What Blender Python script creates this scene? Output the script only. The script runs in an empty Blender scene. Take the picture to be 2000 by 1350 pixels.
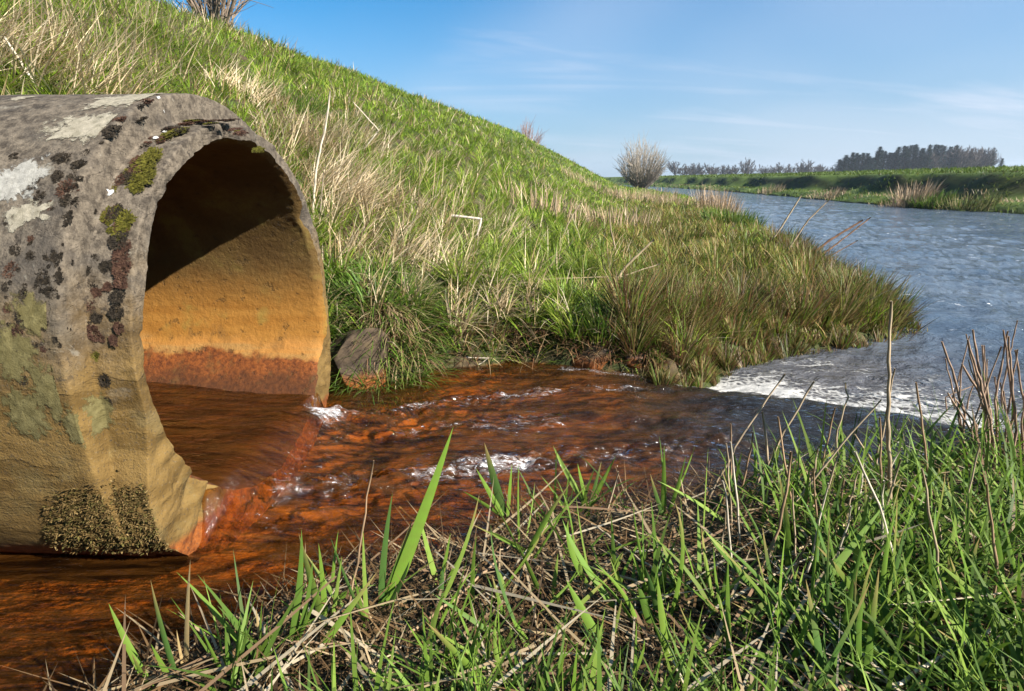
import bpy, bmesh, math, random
import numpy as np
from mathutils import Vector

# ------------------------------------------------------------------ camera, sky, sun, exposure
sc = bpy.context.scene
col = sc.collection
CAM = np.array([0.0, 0.0, 0.9])
F = 1111.0                                   # focal length in photo pixels (2000 wide) = 20 mm
PITCH = math.atan(325 / F)
cam_d = bpy.data.cameras.new('camera')
cam_d.lens = 20.0
cam_d.sensor_width = 36.0
cam_d.clip_start = 0.02
cam_d.clip_end = 6000
cam = bpy.data.objects.new('camera', cam_d)
col.objects.link(cam)
cam.location = CAM
cam.rotation_euler = (math.pi / 2 - PITCH, 0, 0)
sc.camera = cam

SUN_AZ, SUN_EL = math.radians(32), math.radians(33)      # from +X towards -Y
SUN = Vector((math.cos(SUN_EL) * math.cos(SUN_AZ), -math.cos(SUN_EL) * math.sin(SUN_AZ), math.sin(SUN_EL)))
sun_d = bpy.data.lights.new('sun', 'SUN')
sun_d.energy = 5.0
sun_d.angle = math.radians(0.53)
sun_d.color = (1.0, 0.945, 0.86)
sun = bpy.data.objects.new('sun', sun_d)
col.objects.link(sun)
sun.rotation_euler = SUN.to_track_quat('Z', 'Y').to_euler()
sun.location = (8, -5, 8)

world = bpy.data.worlds.new('World')
sc.world = world
world.use_nodes = True
sc.view_settings.view_transform = 'Standard'
sc.view_settings.look = 'None'
sc.view_settings.gamma = 1.0
sc.view_settings.exposure = 1.42
sc.cycles.use_denoising = True
sc.cycles.max_bounces = 10
sc.cycles.transparent_max_bounces = 24
sc.cycles.caustics_reflective = False
sc.cycles.caustics_refractive = False


class NT:
    """small helper round a node tree"""
    def __init__(s, nt):
        s.t = nt
        nt.nodes.clear()

    def n(s, kind, ins=None, **kw):
        nd = s.t.nodes.new(kind)
        for k, v in kw.items():
            setattr(nd, k, v)
        for k, v in (ins or {}).items():
            s.put(nd.inputs[k], v)
        return nd

    def put(s, sock, v):
        if isinstance(v, bpy.types.NodeSocket):
            s.t.links.new(v, sock)
        elif isinstance(v, bpy.types.Node):
            s.t.links.new(v.outputs[0], sock)
        elif isinstance(v, (tuple, list)) and len(v) == 3 and sock.type == 'RGBA':
            sock.default_value = (*v, 1)
        else:
            sock.default_value = v

    def math(s, op, a, b=0.0, c=0.0, clamp=False):
        nd = s.n('ShaderNodeMath', {0: a, 1: b, 2: c}, operation=op)
        nd.use_clamp = clamp
        return nd.outputs[0]

    def noise(s, vec, scale, detail=4, rough=0.55, dist=0.0):
        return s.n('ShaderNodeTexNoise', {'Vector': vec, 'Scale': scale, 'Detail': detail, 'Roughness': rough, 'Distortion': dist}).outputs[0]

    def ramp(s, fac, lo, hi, a=0.0, b=1.0, smooth=True):
        nd = s.n('ShaderNodeMapRange', {0: fac, 1: lo, 2: hi, 3: a, 4: b}, interpolation_type='SMOOTHSTEP' if smooth else 'LINEAR')
        return nd.outputs[0]

    def mix(s, f, a, b):
        nd = s.n('ShaderNodeMix', data_type='RGBA')
        s.put(nd.inputs[0], f)
        s.put(nd.inputs[6], a)
        s.put(nd.inputs[7], b)
        return nd.outputs[2]

    def scale_vec(s, vec, xyz, rot=(0, 0, 0)):
        return s.n('ShaderNodeMapping', {'Vector': vec, 'Scale': xyz, 'Rotation': rot}).outputs[0]


# --- sky: Nishita daylight with thin streaky cirrus
w = NT(world.node_tree)
sky = w.n('ShaderNodeTexSky', sky_type='NISHITA')
sky.sun_disc = False
sky.sun_elevation = SUN_EL
sky.sun_rotation = math.atan2(SUN.x, SUN.y)
sky.air_density = 1.0
sky.dust_density = 0.6
sky.ozone_density = 3.0
tc = w.n('ShaderNodeTexCoord')
sep = w.n('ShaderNodeSeparateXYZ', {0: tc.outputs['Generated']})
zz = w.math('ADD', w.math('MAXIMUM', sep.outputs[2], 0.0), 0.16)
px_ = w.math('DIVIDE', sep.outputs[0], zz)
py_ = w.math('DIVIDE', sep.outputs[1], zz)
comb = w.n('ShaderNodeCombineXYZ', {0: px_, 1: py_, 2: 0.0}).outputs[0]
cv = w.scale_vec(comb, (0.34, 1.5, 1), (0, 0, math.radians(-24)))
c1 = w.noise(cv, 1.2, 6, 0.58, 0.9)
c2 = w.noise(comb, 0.55, 2, 0.5, 0.2)
c2 = w.math('ADD', c2, w.math('MULTIPLY', sep.outputs[0], 0.42))
cl = w.math('MULTIPLY', w.ramp(c1, 0.34, 0.86), w.ramp(c2, 0.40, 0.66))
veil = w.ramp(c2, 0.36, 0.85, 0.02, 0.40)
cl = w.math('MAXIMUM', w.math('MULTIPLY', cl, 0.95), veil)
tint = w.n('ShaderNodeMix', {0: 1.0}, data_type='RGBA', blend_type='MULTIPLY')
w.put(tint.inputs[6], sky.outputs[0])
w.put(tint.inputs[7], (0.16, 0.98, 1.36))
hor = w.ramp(sep.outputs[2], 0.0, 0.30, 0.72, 0.0)
skyc = w.mix(hor, tint.outputs[2], (4.9, 5.5, 6.7))
skyc = w.mix(cl, skyc, (6.8, 7.4, 8.7))
bg = w.n('ShaderNodeBackground', {'Color': skyc, 'Strength': 0.044})
w.n('ShaderNodeOutputWorld', {'Surface': bg})

# ------------------------------------------------------------------ numpy helpers
R = np.random.default_rng(7)
random.seed(5)


def _h(ix, iy, iz):
    n = (ix * 374761393 + iy * 668265263 + iz * 2147483647 * 3 + 1013904223) & 0xFFFFFFFF
    n = ((n ^ (n >> 13)) * 1274126177) & 0xFFFFFFFF
    n = ((n ^ (n >> 16)) * 2246822519) & 0xFFFFFFFF
    return ((n ^ (n >> 15)) & 0xFFFFFF) / float(0xFFFFFF)


def vn(x, y, z=0.0):
    """value noise, 0..1"""
    x, y, z = np.broadcast_arrays(np.asarray(x, float), np.asarray(y, float), np.asarray(z, float))
    xi, yi, zi = np.floor(x).astype(np.int64), np.floor(y).astype(np.int64), np.floor(z).astype(np.int64)
    xf, yf, zf = x - xi, y - yi, z - zi
    u, v, t = [q * q * q * (q * (q * 6 - 15) + 10) for q in (xf, yf, zf)]
    r = 0
    for dx in (0, 1):
        for dy in (0, 1):
            for dz in (0, 1):
                wgt = (u if dx else 1 - u) * (v if dy else 1 - v) * (t if dz else 1 - t)
                r = r + wgt * _h(xi + dx, yi + dy, zi + dz)
    return r


def fbm(x, y, z=0.0, o=4, g=0.5):
    s, a, n = 0, 1, 0
    for i in range(o):
        f = 2.03 ** i
        s = s + a * (vn(np.asarray(x) * f + i * 17.3, np.asarray(y) * f + i * 9.1, np.asarray(z) * f + i * 5.7) - 0.5)
        n += a
        a *= g
    return s / n * 2


def sstep(a, b, x):
    t = np.clip((np.asarray(x, float) - a) / (b - a), 0, 1)
    return t * t * (3 - 2 * t)


# river frame: d runs along the dike, L to the left of the line through the camera
AZ = math.radians(12.7)
SA, CA = math.sin(AZ), math.cos(AZ)


def dl(x, y):
    return x * SA + y * CA, -(x * CA - y * SA)


def xy(d, L):
    return d * SA - L * CA, d * CA + L * SA


LE_D = [-60, 1, 3, 4.4, 7, 10.7, 30, 50, 73, 100, 160, 400, 900]
LE_V = [-2.3, -2.1, -2.0, -1.80, -2.0, -2.2, -2.3, -.4, 2.6, 8.0, 22, 90, 240]
RE_D = [-60, 15, 20, 24, 37, 55, 73, 100, 160, 400, 900]
RE_V = [-13, -12, -10.8, -9.2, -8.2, -6.3, -3.0, 3.0, 17, 85, 235]
B_D = [-60, 35, 55, 73, 100, 160, 400, 900]
B_V = [0, 0, 1.5, 5, 11, 25, 93, 243]

POLY = np.array([(-2.9, 2.05), (-.9, 2.44), (-.58, 2.53), (-.3, 2.66), (0, 2.78), (.33, 2.70), (.7, 2.58), (.95, 2.75), (1.14, 2.98),
                 (1.53, 3.22), (2.15, 3.46), (2.9, 3.9), (4.2, 3.4), (2.75, 2.0), (2.15, 2.08), (1.75, 1.9), (1.2, 1.62), (.8, 1.48), (.4, 1.36),
                 (0, 1.20), (-.27, 1.05), (-.47, .90), (-.70, .70), (-1.1, .52), (-2.9, .35)])


def sd_poly(x, y):
    x = np.asarray(x, float)
    y = np.asarray(y, float)
    best = np.full(x.shape, 1e9)
    inside = np.zeros(x.shape, bool)
    n = len(POLY)
    for i in range(n):
        ax, ay = POLY[i]
        bx, by = POLY[(i + 1) % n]
        ex, ey = bx - ax, by - ay
        t = np.clip(((x - ax) * ex + (y - ay) * ey) / (ex * ex + ey * ey), 0, 1)
        best = np.minimum(best, np.hypot(x - ax - ex * t, y - ay - ey * t))
        c = ((ay > y) != (by > y)) & (x < (bx - ax) * (y - ay) / (by - ay + 1e-12) + ax)
        inside ^= c
    return np.where(inside, -best, best)


def ground(x, y, rough=True):
    x = np.asarray(x, float)
    y = np.asarray(y, float)
    d, L = dl(x, y)
    le, re, b = np.interp(d, LE_D, LE_V), np.interp(d, RE_D, RE_V), np.interp(d, B_D, B_V)
    wob = 0.16 * fbm(d * 1.1, L * 1.1, 3, 3)
    sr = L - le + wob * np.clip(d - 3, 0, 1)
    sp = sd_poly(x, y) + 0.05 * fbm(x * 5, y * 5, 1, 3)
    sl = np.minimum(sr, sp)
    n1 = fbm(x * 1.6, y * 1.6, 0, 4) if rough else 0
    n2 = fbm(x * 7, y * 7, 4, 3) if rough else 0
    low = -0.09 * sstep(0.6, 2.0, x)
    s = np.clip(sl, 0, None)
    pt = np.maximum(sstep(.5, 1.3, x) * (y > 2.3), sstep(6, 9, d) * sstep(1.0, -.5, L - b))
    zl = low * (1 - sstep(0, .6, s)) + 0.015 + (0.13 - .07 * pt) * (1 - np.exp(-s / 0.10)) + (0.14 - .08 * pt) * (1 - np.exp(-s / 0.8))
    e = (L - b - 1.0)
    dike = np.where(e > 4, 0.52 * e, 0.52 * np.log1p(np.exp(np.clip(e * 3, -30, 30))) / 3)
    crest = 3.62
    dike = crest - np.log1p(np.exp(np.clip((crest - dike) * 2.2, -40, 40))) / 2.2
    back = np.clip(e - 11.5, 0, None) * 0.45
    dike = np.clip(dike - back, 0, None)
    zl = zl + np.minimum(dike, 1.5 * s) + np.clip(s, 0, 1) * (0.05 * n1 + 0.012 * n2) + 0.10 * sstep(2, 6, e) * fbm(x * .5, y * .5, 9, 2)
    # right bank
    s2 = re - L + 0.5 * fbm(d * .35, L * .35, 6, 3)
    sR = np.clip(s2, 0, None)
    zr = -0.08 + 0.28 * sstep(0, 1.2, sR) + 0.95 * sstep(0, 1, (sR - 2.0 - 1.3 * fbm(d * .16, 0, 2, 3) - .4 * fbm(d * .6, L * .6, 3, 2)) / 1.7) + 0.30 * sstep(4, 10, sR) + 0.04 * n1 * np.clip(sR, 0, 1)
    bed = np.minimum(np.clip(-sl, 0, None), np.clip(-s2, 0, None))
    zb = low - 0.03 - 0.16 * sstep(0, 0.25, bed) + 0.012 * n2
    zb = np.where(sr < 0, zb - 0.35 * sstep(0, 1, -sr), zb)
    return np.where(sl > 0, zl, np.where(s2 > 0, zr, zb))


def water_dist(x, y):
    d, L = dl(x, y)
    return np.minimum(L - np.interp(d, LE_D, LE_V), sd_poly(x, y))


def ray(px, py):
    c, s = math.cos(PITCH), math.sin(PITCH)
    u, v = (px - 1000) / F, (675 - py) / F
    return np.array([u, c + v * s, -s + v * c])


def on_ground(px, py):
    """the spot where the ground is met when looking that way"""
    dr = ray(px, py)
    ts = np.geomspace(.4, 400, 420)
    for _ in range(2):
        p = CAM[None] + ts[:, None] * dr[None]
        hit = p[:, 2] <= ground(p[:, 0], p[:, 1])
        k = int(hit.argmax()) if hit.any() else len(ts) - 1
        ts = np.linspace(ts[max(k - 1, 0)], ts[k], 24)
    return CAM + dr * ts[k if k < len(ts) else -1]


def at_depth(px, py, Y):
    dr = ray(px, py)
    return CAM + dr * (Y / dr[1])


# ------------------------------------------------------------------ object helpers
def tag(o, label=None, cat=None, group=None, kind=None):
    for k, v in (('label', label), ('category', cat), ('group', group), ('kind', kind)):
        if v:
            o[k] = v
    return o


def mesh_np(name, V, faces, mat, parent=None, cols=None, smooth=True, attrs=None, loc=None):
    """V (n,3); faces a list of (m,k) int arrays"""
    V = np.asarray(V, np.float32)
    if loc is not None:
        V = V - np.asarray(loc, np.float32)
    me = bpy.data.meshes.new(name)
    me.vertices.add(len(V))
    me.vertices.foreach_set('co', V.ravel())
    li = np.concatenate([np.asarray(f, np.int32).ravel() for f in faces])
    lt = np.concatenate([np.full(len(f), f.shape[1], np.int32) for f in faces])
    ls = np.concatenate([[0], np.cumsum(lt)[:-1]]).astype(np.int32)
    me.loops.add(len(li))
    me.loops.foreach_set('vertex_index', li)
    me.polygons.add(len(lt))
    me.polygons.foreach_set('loop_start', ls)
    me.polygons.foreach_set('loop_total', lt)
    me.polygons.foreach_set('use_smooth', np.full(len(lt), smooth))
    if cols is not None:
        a = me.attributes.new('Col', 'FLOAT_COLOR', 'POINT')
        c = np.ones((len(V), 4), np.float32)
        c[:, :3] = cols
        a.data.foreach_set('color', c.ravel())
    for k, v in (attrs or {}).items():
        a = me.attributes.new(k, 'FLOAT', 'POINT')
        a.data.foreach_set('value', np.asarray(v, np.float32))
    me.update(calc_edges=True)
    if mat:
        me.materials.append(mat)
    return add(name, me, parent, loc)


def add(name, me, parent=None, loc=None):
    o = bpy.data.objects.new(name, me)
    col.objects.link(o)
    if parent:
        o.parent = parent
    if loc is not None:
        o.location = [float(q) for q in loc]
    return o


def empty(name, loc):
    o = bpy.data.objects.new(name, None)
    o.empty_display_size = 0.1
    col.objects.link(o)
    o.location = [float(q) for q in loc]
    return o


def grid_faces(nu, nv, wrap=False):
    i = np.arange(nu - 1)[:, None] * nv
    j = np.arange(nv if wrap else nv - 1)[None]
    j2 = (j + 1) % nv
    return np.stack([i + j, i + nv + j, i + nv + j2, i + j2], -1).reshape(-1, 4)


def blades(base, h, wd, az, lean, curve, colr, K=3, twist=None, tipc=None):
    """ribbon blades -> V, faces, colours"""
    N = len(base)
    twist = R.uniform(-0.9, 0.9, N) if twist is None else twist
    dx, dy = np.cos(az), np.sin(az)
    wx, wy = -np.sin(az + twist), np.cos(az + twist)
    prof = [1.0, 0.92, 0.62, 0] if K == 3 else list(np.clip(1.05 - np.linspace(0, 1, K + 1) ** 2.2, 0, 1))
    p = base.astype(np.float64).copy()
    V = np.zeros((N, 2 * K + 1, 3))
    C = np.zeros((N, 2 * K + 1, 3))
    for k in range(K + 1):
        t = k / K
        hw = 0.5 * wd * prof[k]
        cc = colr if tipc is None else colr * (1 - t ** 2)[..., None] if False else (colr if tipc is None else colr + (tipc - colr) * t ** 2)
        if k < K:
            V[:, 2 * k, 0], V[:, 2 * k, 1], V[:, 2 * k, 2] = p[:, 0] - wx * hw, p[:, 1] - wy * hw, p[:, 2]
            V[:, 2 * k + 1, 0], V[:, 2 * k + 1, 1], V[:, 2 * k + 1, 2] = p[:, 0] + wx * hw, p[:, 1] + wy * hw, p[:, 2]
            C[:, 2 * k] = C[:, 2 * k + 1] = cc
        else:
            V[:, 2 * K] = p
            C[:, 2 * K] = cc
        th = lean + curve * (t + 0.5 / K)
        st, ct = np.sin(th), np.cos(th)
        p[:, 0] += h / K * st * dx
        p[:, 1] += h / K * st * dy
        p[:, 2] += h / K * ct
    o = np.arange(N)[:, None] * (2 * K + 1)
    q = [o + np.array([[2 * k, 2 * k + 1, 2 * k + 3, 2 * k + 2]]) for k in range(K - 1)]
    tri = o + np.array([[2 * K - 2, 2 * K - 1, 2 * K]])
    return V.reshape(-1, 3), [np.concatenate(q), tri], C.reshape(-1, 3)


def join(parts):
    Vs, Fs, Cs, off = [], {}, [], 0
    for V, F_, C in parts:
        Vs.append(V)
        Cs.append(C)
        for f in F_:
            Fs.setdefault(f.shape[1], []).append(f + off)
        off += len(V)
    return np.concatenate(Vs), [np.concatenate(v) for v in Fs.values()], np.concatenate(Cs)


def tube(pts, rad, sides=6, colr=(1, 1, 1), cap=True):
    pts = np.asarray(pts, float)
    n = len(pts)
    rad = np.broadcast_to(rad, (n,))
    tg = np.gradient(pts, axis=0)
    tg /= np.linalg.norm(tg, axis=1)[:, None] + 1e-9
    ref = np.array([0.31, 0.17, 0.93]) if abs(tg[0][2]) < 0.9 else np.array([1.0, 0.2, 0])
    a = np.cross(tg, ref)
    a /= np.linalg.norm(a, axis=1)[:, None] + 1e-9
    b = np.cross(tg, a)
    th = np.linspace(0, 2 * np.pi, sides, endpoint=False)
    V = pts[:, None] + rad[:, None, None] * (np.cos(th)[None, :, None] * a[:, None] + np.sin(th)[None, :, None] * b[:, None])
    V = V.reshape(-1, 3)
    f = grid_faces(n, sides, True)
    F_ = [f]
    if cap:
        V = np.concatenate([V, pts[:1], pts[-1:]])
        e = np.arange(sides)
        F_.append(np.concatenate([np.stack([np.full(sides, n * sides), (e + 1) % sides, e], 1),
                                  np.stack([np.full(sides, n * sides + 1), (n - 1) * sides + e, (n - 1) * sides + (e + 1) % sides], 1)]))
    C = np.broadcast_to(np.asarray(colr, float), (len(V), 3)) if np.ndim(colr) == 1 else np.concatenate([np.repeat(np.asarray(colr), sides, 0), colr[:1], colr[-1:]] if cap else [np.repeat(np.asarray(colr), sides, 0)])
    return V, F_, np.array(C)


# ------------------------------------------------------------------ materials
def new_mat(name):
    m = bpy.data.materials.new(name)
    m.use_nodes = True
    return m, NT(m.node_tree)


def pos(t):
    return t.n('ShaderNodeNewGeometry').outputs['Position']


def out(t, sh):
    t.n('ShaderNodeOutputMaterial', {'Surface': sh})


def m_blade(name, transl=0.35, rough=0.45, spec=0.35, mottle=.35):
    m, t = new_mat(name)
    c = t.n('ShaderNodeVertexColor', layer_name='Col').outputs[0]
    n = t.noise(pos(t), 60, 2)
    c = t.mix(t.ramp(n, .3, .7, 0, mottle), c, t.mix(.5, c, (.12, .09, .03)))
    p = t.n('ShaderNodeBsdfPrincipled', {'Base Color': c, 'Roughness': rough, 'Specular IOR Level': spec})
    tr = t.n('ShaderNodeBsdfTranslucent', {'Color': c})
    out(t, t.n('ShaderNodeMixShader', {0: transl, 1: p, 2: tr}))
    return m


M_GRASS = m_blade('grass_blades', 0.42, 0.5, 0.25)
M_PINE = m_blade('pine_needles', 0.1, 0.8, 0.1, mottle=0.0)
M_STRAW = m_blade('dry_straw', 0.15, 0.7, 0.15)
M_LEAF = m_blade('reed_leaf', 0.32, 0.58, 0.2)


def m_bark(name, k=1.0):
    m, t = new_mat(name)
    c = t.n('ShaderNodeVertexColor', layer_name='Col').outputs[0]
    n = t.noise(pos(t), 6, 4)
    c = t.mix(t.ramp(n, .3, .7), c, t.mix(.5, c, (.03, .025, .02)))
    out(t, t.n('ShaderNodeBsdfPrincipled', {'Base Color': c, 'Roughness': .85, 'Specular IOR Level': .15}))
    return m


M_BARK = m_bark('bark_and_twigs')

# ground: soil, moss, litter; iron ochre on the bed under the stream
M_GROUND, t = new_mat('bank_soil')
P = pos(t)
n1 = t.noise(P, 2.2, 6, .6)
n2 = t.noise(P, 28, 5, .65)
n3 = t.noise(P, 9, 5, .6)
soil = t.mix(t.ramp(n2, .3, .7), (.030, .020, .011), (.095, .068, .036))
moss = t.mix(t.ramp(n2, .3, .7), (.022, .030, .009), (.052, .062, .018))
land = t.mix(t.ramp(n1, .42, .56), soil, moss)
sx = t.n('ShaderNodeSeparateXYZ', {0: P})
far = t.ramp(t.n('ShaderNodeVectorMath', {0: P}, operation='LENGTH').outputs['Value'], 9, 30)
fgreen = t.mix(t.ramp(t.noise(P, .35, 6, .65), .40, .62), (.052, .080, .017), (.10, .145, .026))
land = t.mix(far, land, fgreen)
steep = t.ramp(t.n('ShaderNodeSeparateXYZ', {0: t.n('ShaderNodeNewGeometry').outputs['Normal']}).outputs[2], .80, .94, 1, 0)
land = t.mix(t.math('MULTIPLY', steep, far), land, t.mix(t.ramp(n1, .35, .6), (.030, .026, .013), (.062, .066, .020)))  # dark earth of the far scarp, its shade put into the colour too
fv = t.scale_vec(P, (3.2, 9.5, 5), (0, 0, math.radians(-14)))
b1 = t.noise(fv, 1.0, 5, .58, 1.2)
b2 = t.noise(fv, 2.6, 4, .6, .8)
bed = t.mix(t.ramp(b1, .36, .62), (.050, .018, .005), (.34, .125, .020))
bed = t.mix(t.ramp(b2, .52, .70, 0, .75), bed, (.050, .030, .014))
bed = t.mix(t.ramp(b2, .28, .40, .7, 0), bed, (.42, .19, .035))
bed = t.mix(t.ramp(t.noise(t.scale_vec(P, (1.1, 2.6, 2), (0, 0, math.radians(-14))), 1.0, 4, .6, .8), .50, .66, 0, .75), bed, (.030, .020, .011))
wet = t.ramp(t.math('ADD', sx.outputs[2], t.math('MULTIPLY', n3, .05)), .0, .035, 1, 0)
near = t.ramp(sx.outputs[0], .3, 1.0, 1, 0)
colr = t.mix(t.math('MULTIPLY', wet, near), land, bed)
bmp = t.n('ShaderNodeBump', {'Strength': .6, 'Distance': .02, 'Height': n2})
out(t, t.n('ShaderNodeBsdfPrincipled', {'Base Color': colr, 'Roughness': .9, 'Specular IOR Level': .2, 'Normal': bmp}))

# ------------------------------------------------------------------ terrain
def spaced(segs):
    a = []
    for lo, hi, n in segs:
        a.append(np.linspace(lo, hi, n, endpoint=False))
    return np.concatenate(a)


gd = np.concatenate([spaced([(-60, -3, 14), (-3, .2, 24), (.2, 4.6, 170), (4.6, 9, 70)]), np.geomspace(9, 900, 130)])
gl = np.concatenate([-np.geomspace(900, 20, 26), spaced([(-20, -6, 100), (-6, -3.6, 30), (-3.6, 3.2, 260), (3.2, 10, 60), (10, 16, 20)]), np.geomspace(16, 900, 26)])
D_, L_ = np.meshgrid(gd, gl, indexing='ij')
X_, Y_ = xy(D_, L_)
Z_ = ground(X_, Y_)
tag(mesh_np('ground', np.stack([X_, Y_, Z_], -1).reshape(-1, 3), [grid_faces(len(gd), len(gl))], M_GROUND), kind='structure')

# ------------------------------------------------------------------ pipe geometry frame
PC = np.array([-.763, 1.68, .499])
PA_ = math.radians(-3.0)
PA = np.array([math.cos(PA_), math.sin(PA_), 0])
PH = np.array([-math.sin(PA_), math.cos(PA_), 0])
PZ = np.array([0, 0, 1.0])
RI, RT, RO = .50, .545, .62


def foot(ph):
    """pipe with a flat foot: the lower half squares out"""
    s = np.sin(ph)
    n = 2 + 0.9 * sstep(0.0, 0.55, -s)
    c_, s_ = np.abs(np.cos(ph)) + 1e-6, np.abs(s) + 1e-6
    return (c_ ** n + s_ ** n) ** (-1 / n)


def pipe_pt(u, r, ph):
    u, r, ph = np.broadcast_arrays(u, r, ph)
    return PC + u[..., None] * PA + r[..., None] * (np.cos(ph)[..., None] * PH + np.sin(ph)[..., None] * PZ)


def merge(ph):
    """0 where the spigot stands back from the barrel, 1 towards the foot where they are flush"""
    return sstep(.12, .62, -np.sin(ph))


def surf_r(u, ph):
    m = merge(ph)
    sp = RT + .010
    base = sp + (RO - .004 - sp) * m
    base = base + (RO - base) * np.clip((-.087 - np.asarray(u)) / .004, 0, 1)
    return base * (1 + (foot(ph) - 1) * np.clip((base - RI) / (RO - RI), 0, 1))


def pipe_hit(px, py):
    """where a look in that direction meets the outside of the pipe -> (u, phi)"""
    dr = ray(px, py)
    o = CAM - PC
    ov, oz, dv, dz = o @ PH, o @ PZ, dr @ PH, dr @ PZ
    a_, b_ = dv * dv + dz * dz, 2 * (ov * dv + oz * dz)
    rr_ = RO
    for _ in range(7):
        c_ = ov * ov + oz * oz - rr_ * rr_
        disc = max(b_ * b_ - 4 * a_ * c_, 0)
        tt = (-b_ - math.sqrt(disc)) / (2 * a_)
        p = o + dr * tt
        ph = math.atan2(p @ PZ, p @ PH)
        rr_ = .5 * rr_ + .5 * float(surf_r(np.array(float(p @ PA)), np.array(ph)))
    return float(p @ PA), ph


def pipe_dn(b, u, wear):
    dn = .0028 * fbm(b[..., 0] * 6, b[..., 1] * 6, b[..., 2] * 6, 3) + .0018 * fbm(b[..., 0] * 60, b[..., 1] * 60, b[..., 2] * 60, 3)
    return dn * (1 + .3 * wear * np.exp(-((u + .03) / .07) ** 2)) + .0018 * wear * np.exp(-((u + .01) / .05) ** 2) * fbm(b[..., 0] * 26, b[..., 1] * 26, b[..., 2] * 26, 5, .65)


# ------------------------------------------------------------------ water
M_STREAM, t = new_mat('iron_stained_stream_water')
P = pos(t)
fv = t.scale_vec(P, (4.5, 14, 8), (0, 0, math.radians(-14)))
r1 = t.noise(fv, 1.0, 5, .6, .6)
r2 = t.noise(fv, 4.5, 4, .6, .4)
r3 = t.noise(t.scale_vec(P, (26, 60, 30), (0, 0, math.radians(-14))), 1.0, 4, .6, .3)
hgt = t.math('ADD', t.math('MULTIPLY', r1, .6), t.math('ADD', t.math('MULTIPLY', r2, .25), t.math('MULTIPLY', r3, .10)))
bmp = t.n('ShaderNodeBump', {'Strength': .75, 'Distance': .045, 'Height': hgt})
fres = t.n('ShaderNodeFresnel', {'IOR': 1.33, 'Normal': bmp})
gl_ = t.n('ShaderNodeBsdfGlossy', {'Color': (1, 1, 1), 'Roughness': .06, 'Normal': bmp})
trn = t.n('ShaderNodeBsdfTransparent', {'Color': (.93, .72, .46)})
r4 = t.noise(t.scale_vec(P, (3.0, 26, 8), (0, 0, math.radians(-14))), 1.0, 5, .6, 1.0)
murk_c = t.mix(t.ramp(r4, .38, .64), (.030, .013, .004), (.20, .076, .015))
sxs = t.n('ShaderNodeSeparateXYZ', {0: P})
murk_c = t.mix(t.ramp(t.math('ADD', sxs.outputs[0], t.math('MULTIPLY', r1, .8)), .45, 1.5), murk_c, (.030, .026, .022))
dif = t.n('ShaderNodeBsdfDiffuse', {'Color': murk_c, 'Normal': bmp})
body = t.n('ShaderNodeMixShader', {0: t.ramp(sxs.outputs[0], -1.0, 1.6, .15, .50), 1: trn, 2: dif})
wat = t.n('ShaderNodeMixShader', {0: fres, 1: body, 2: gl_})
fo = t.n('ShaderNodeAttribute', attribute_name='foam').outputs['Fac']
fn = t.noise(t.scale_vec(P, (22, 64, 40), (0, 0, math.radians(-16))), 1.0, 5, .7, .8)
f2 = t.noise(t.scale_vec(P, (75, 150, 90), (0, 0, math.radians(-24))), 1.0, 3, .65, .6)
soft = t.math('MULTIPLY', t.ramp(t.math('ADD', fo, t.math('MULTIPLY', t.math('SUBTRACT', fn, .5), 1.9)), .42, 1.05), .42)
speck = t.math('MULTIPLY', t.ramp(t.math('ADD', t.math('MULTIPLY', fo, .42), t.math('ADD', t.math('MULTIPLY', t.math('SUBTRACT', f2, .5), 1.1), t.math('MULTIPLY', t.math('SUBTRACT', fn, .5), .6))), .34, .44), .85)  # white specks: foam, plus glints and sky reflections painted in as white
foam_glint = t.math('MAXIMUM', soft, speck)
fd = t.n('ShaderNodeBsdfPrincipled', {'Base Color': (.62, .60, .60), 'Roughness': .35, 'Normal': bmp})
out(t, t.n('ShaderNodeMixShader', {0: foam_glint, 1: wat, 2: fd}))

FOAM_LINE = np.array([(.70, 2.64), (1.0, 2.46), (1.28, 2.40), (1.54, 2.25), (1.80, 2.06), (2.2, 1.9)])


def seg_dist(x, y, line):
    best = np.full(np.shape(x), 1e9)
    prm = np.zeros(np.shape(x))
    side = np.zeros(np.shape(x))
    for i in range(len(line) - 1):
        ax, ay = line[i]
        ex, ey = line[i + 1] - line[i]
        tt = np.clip(((x - ax) * ex + (y - ay) * ey) / (ex * ex + ey * ey), 0, 1)
        qx, qy = x - ax - ex * tt, y - ay - ey * tt
        dd = np.hypot(qx, qy)
        k = dd < best
        best = np.where(k, dd, best)
        prm = np.where(k, (i + tt) / (len(line) - 1), prm)
        side = np.where(k, np.sign(ex * qy - ey * qx), side)
    return best, prm, side          # side > 0: beyond the line (river side)


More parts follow.
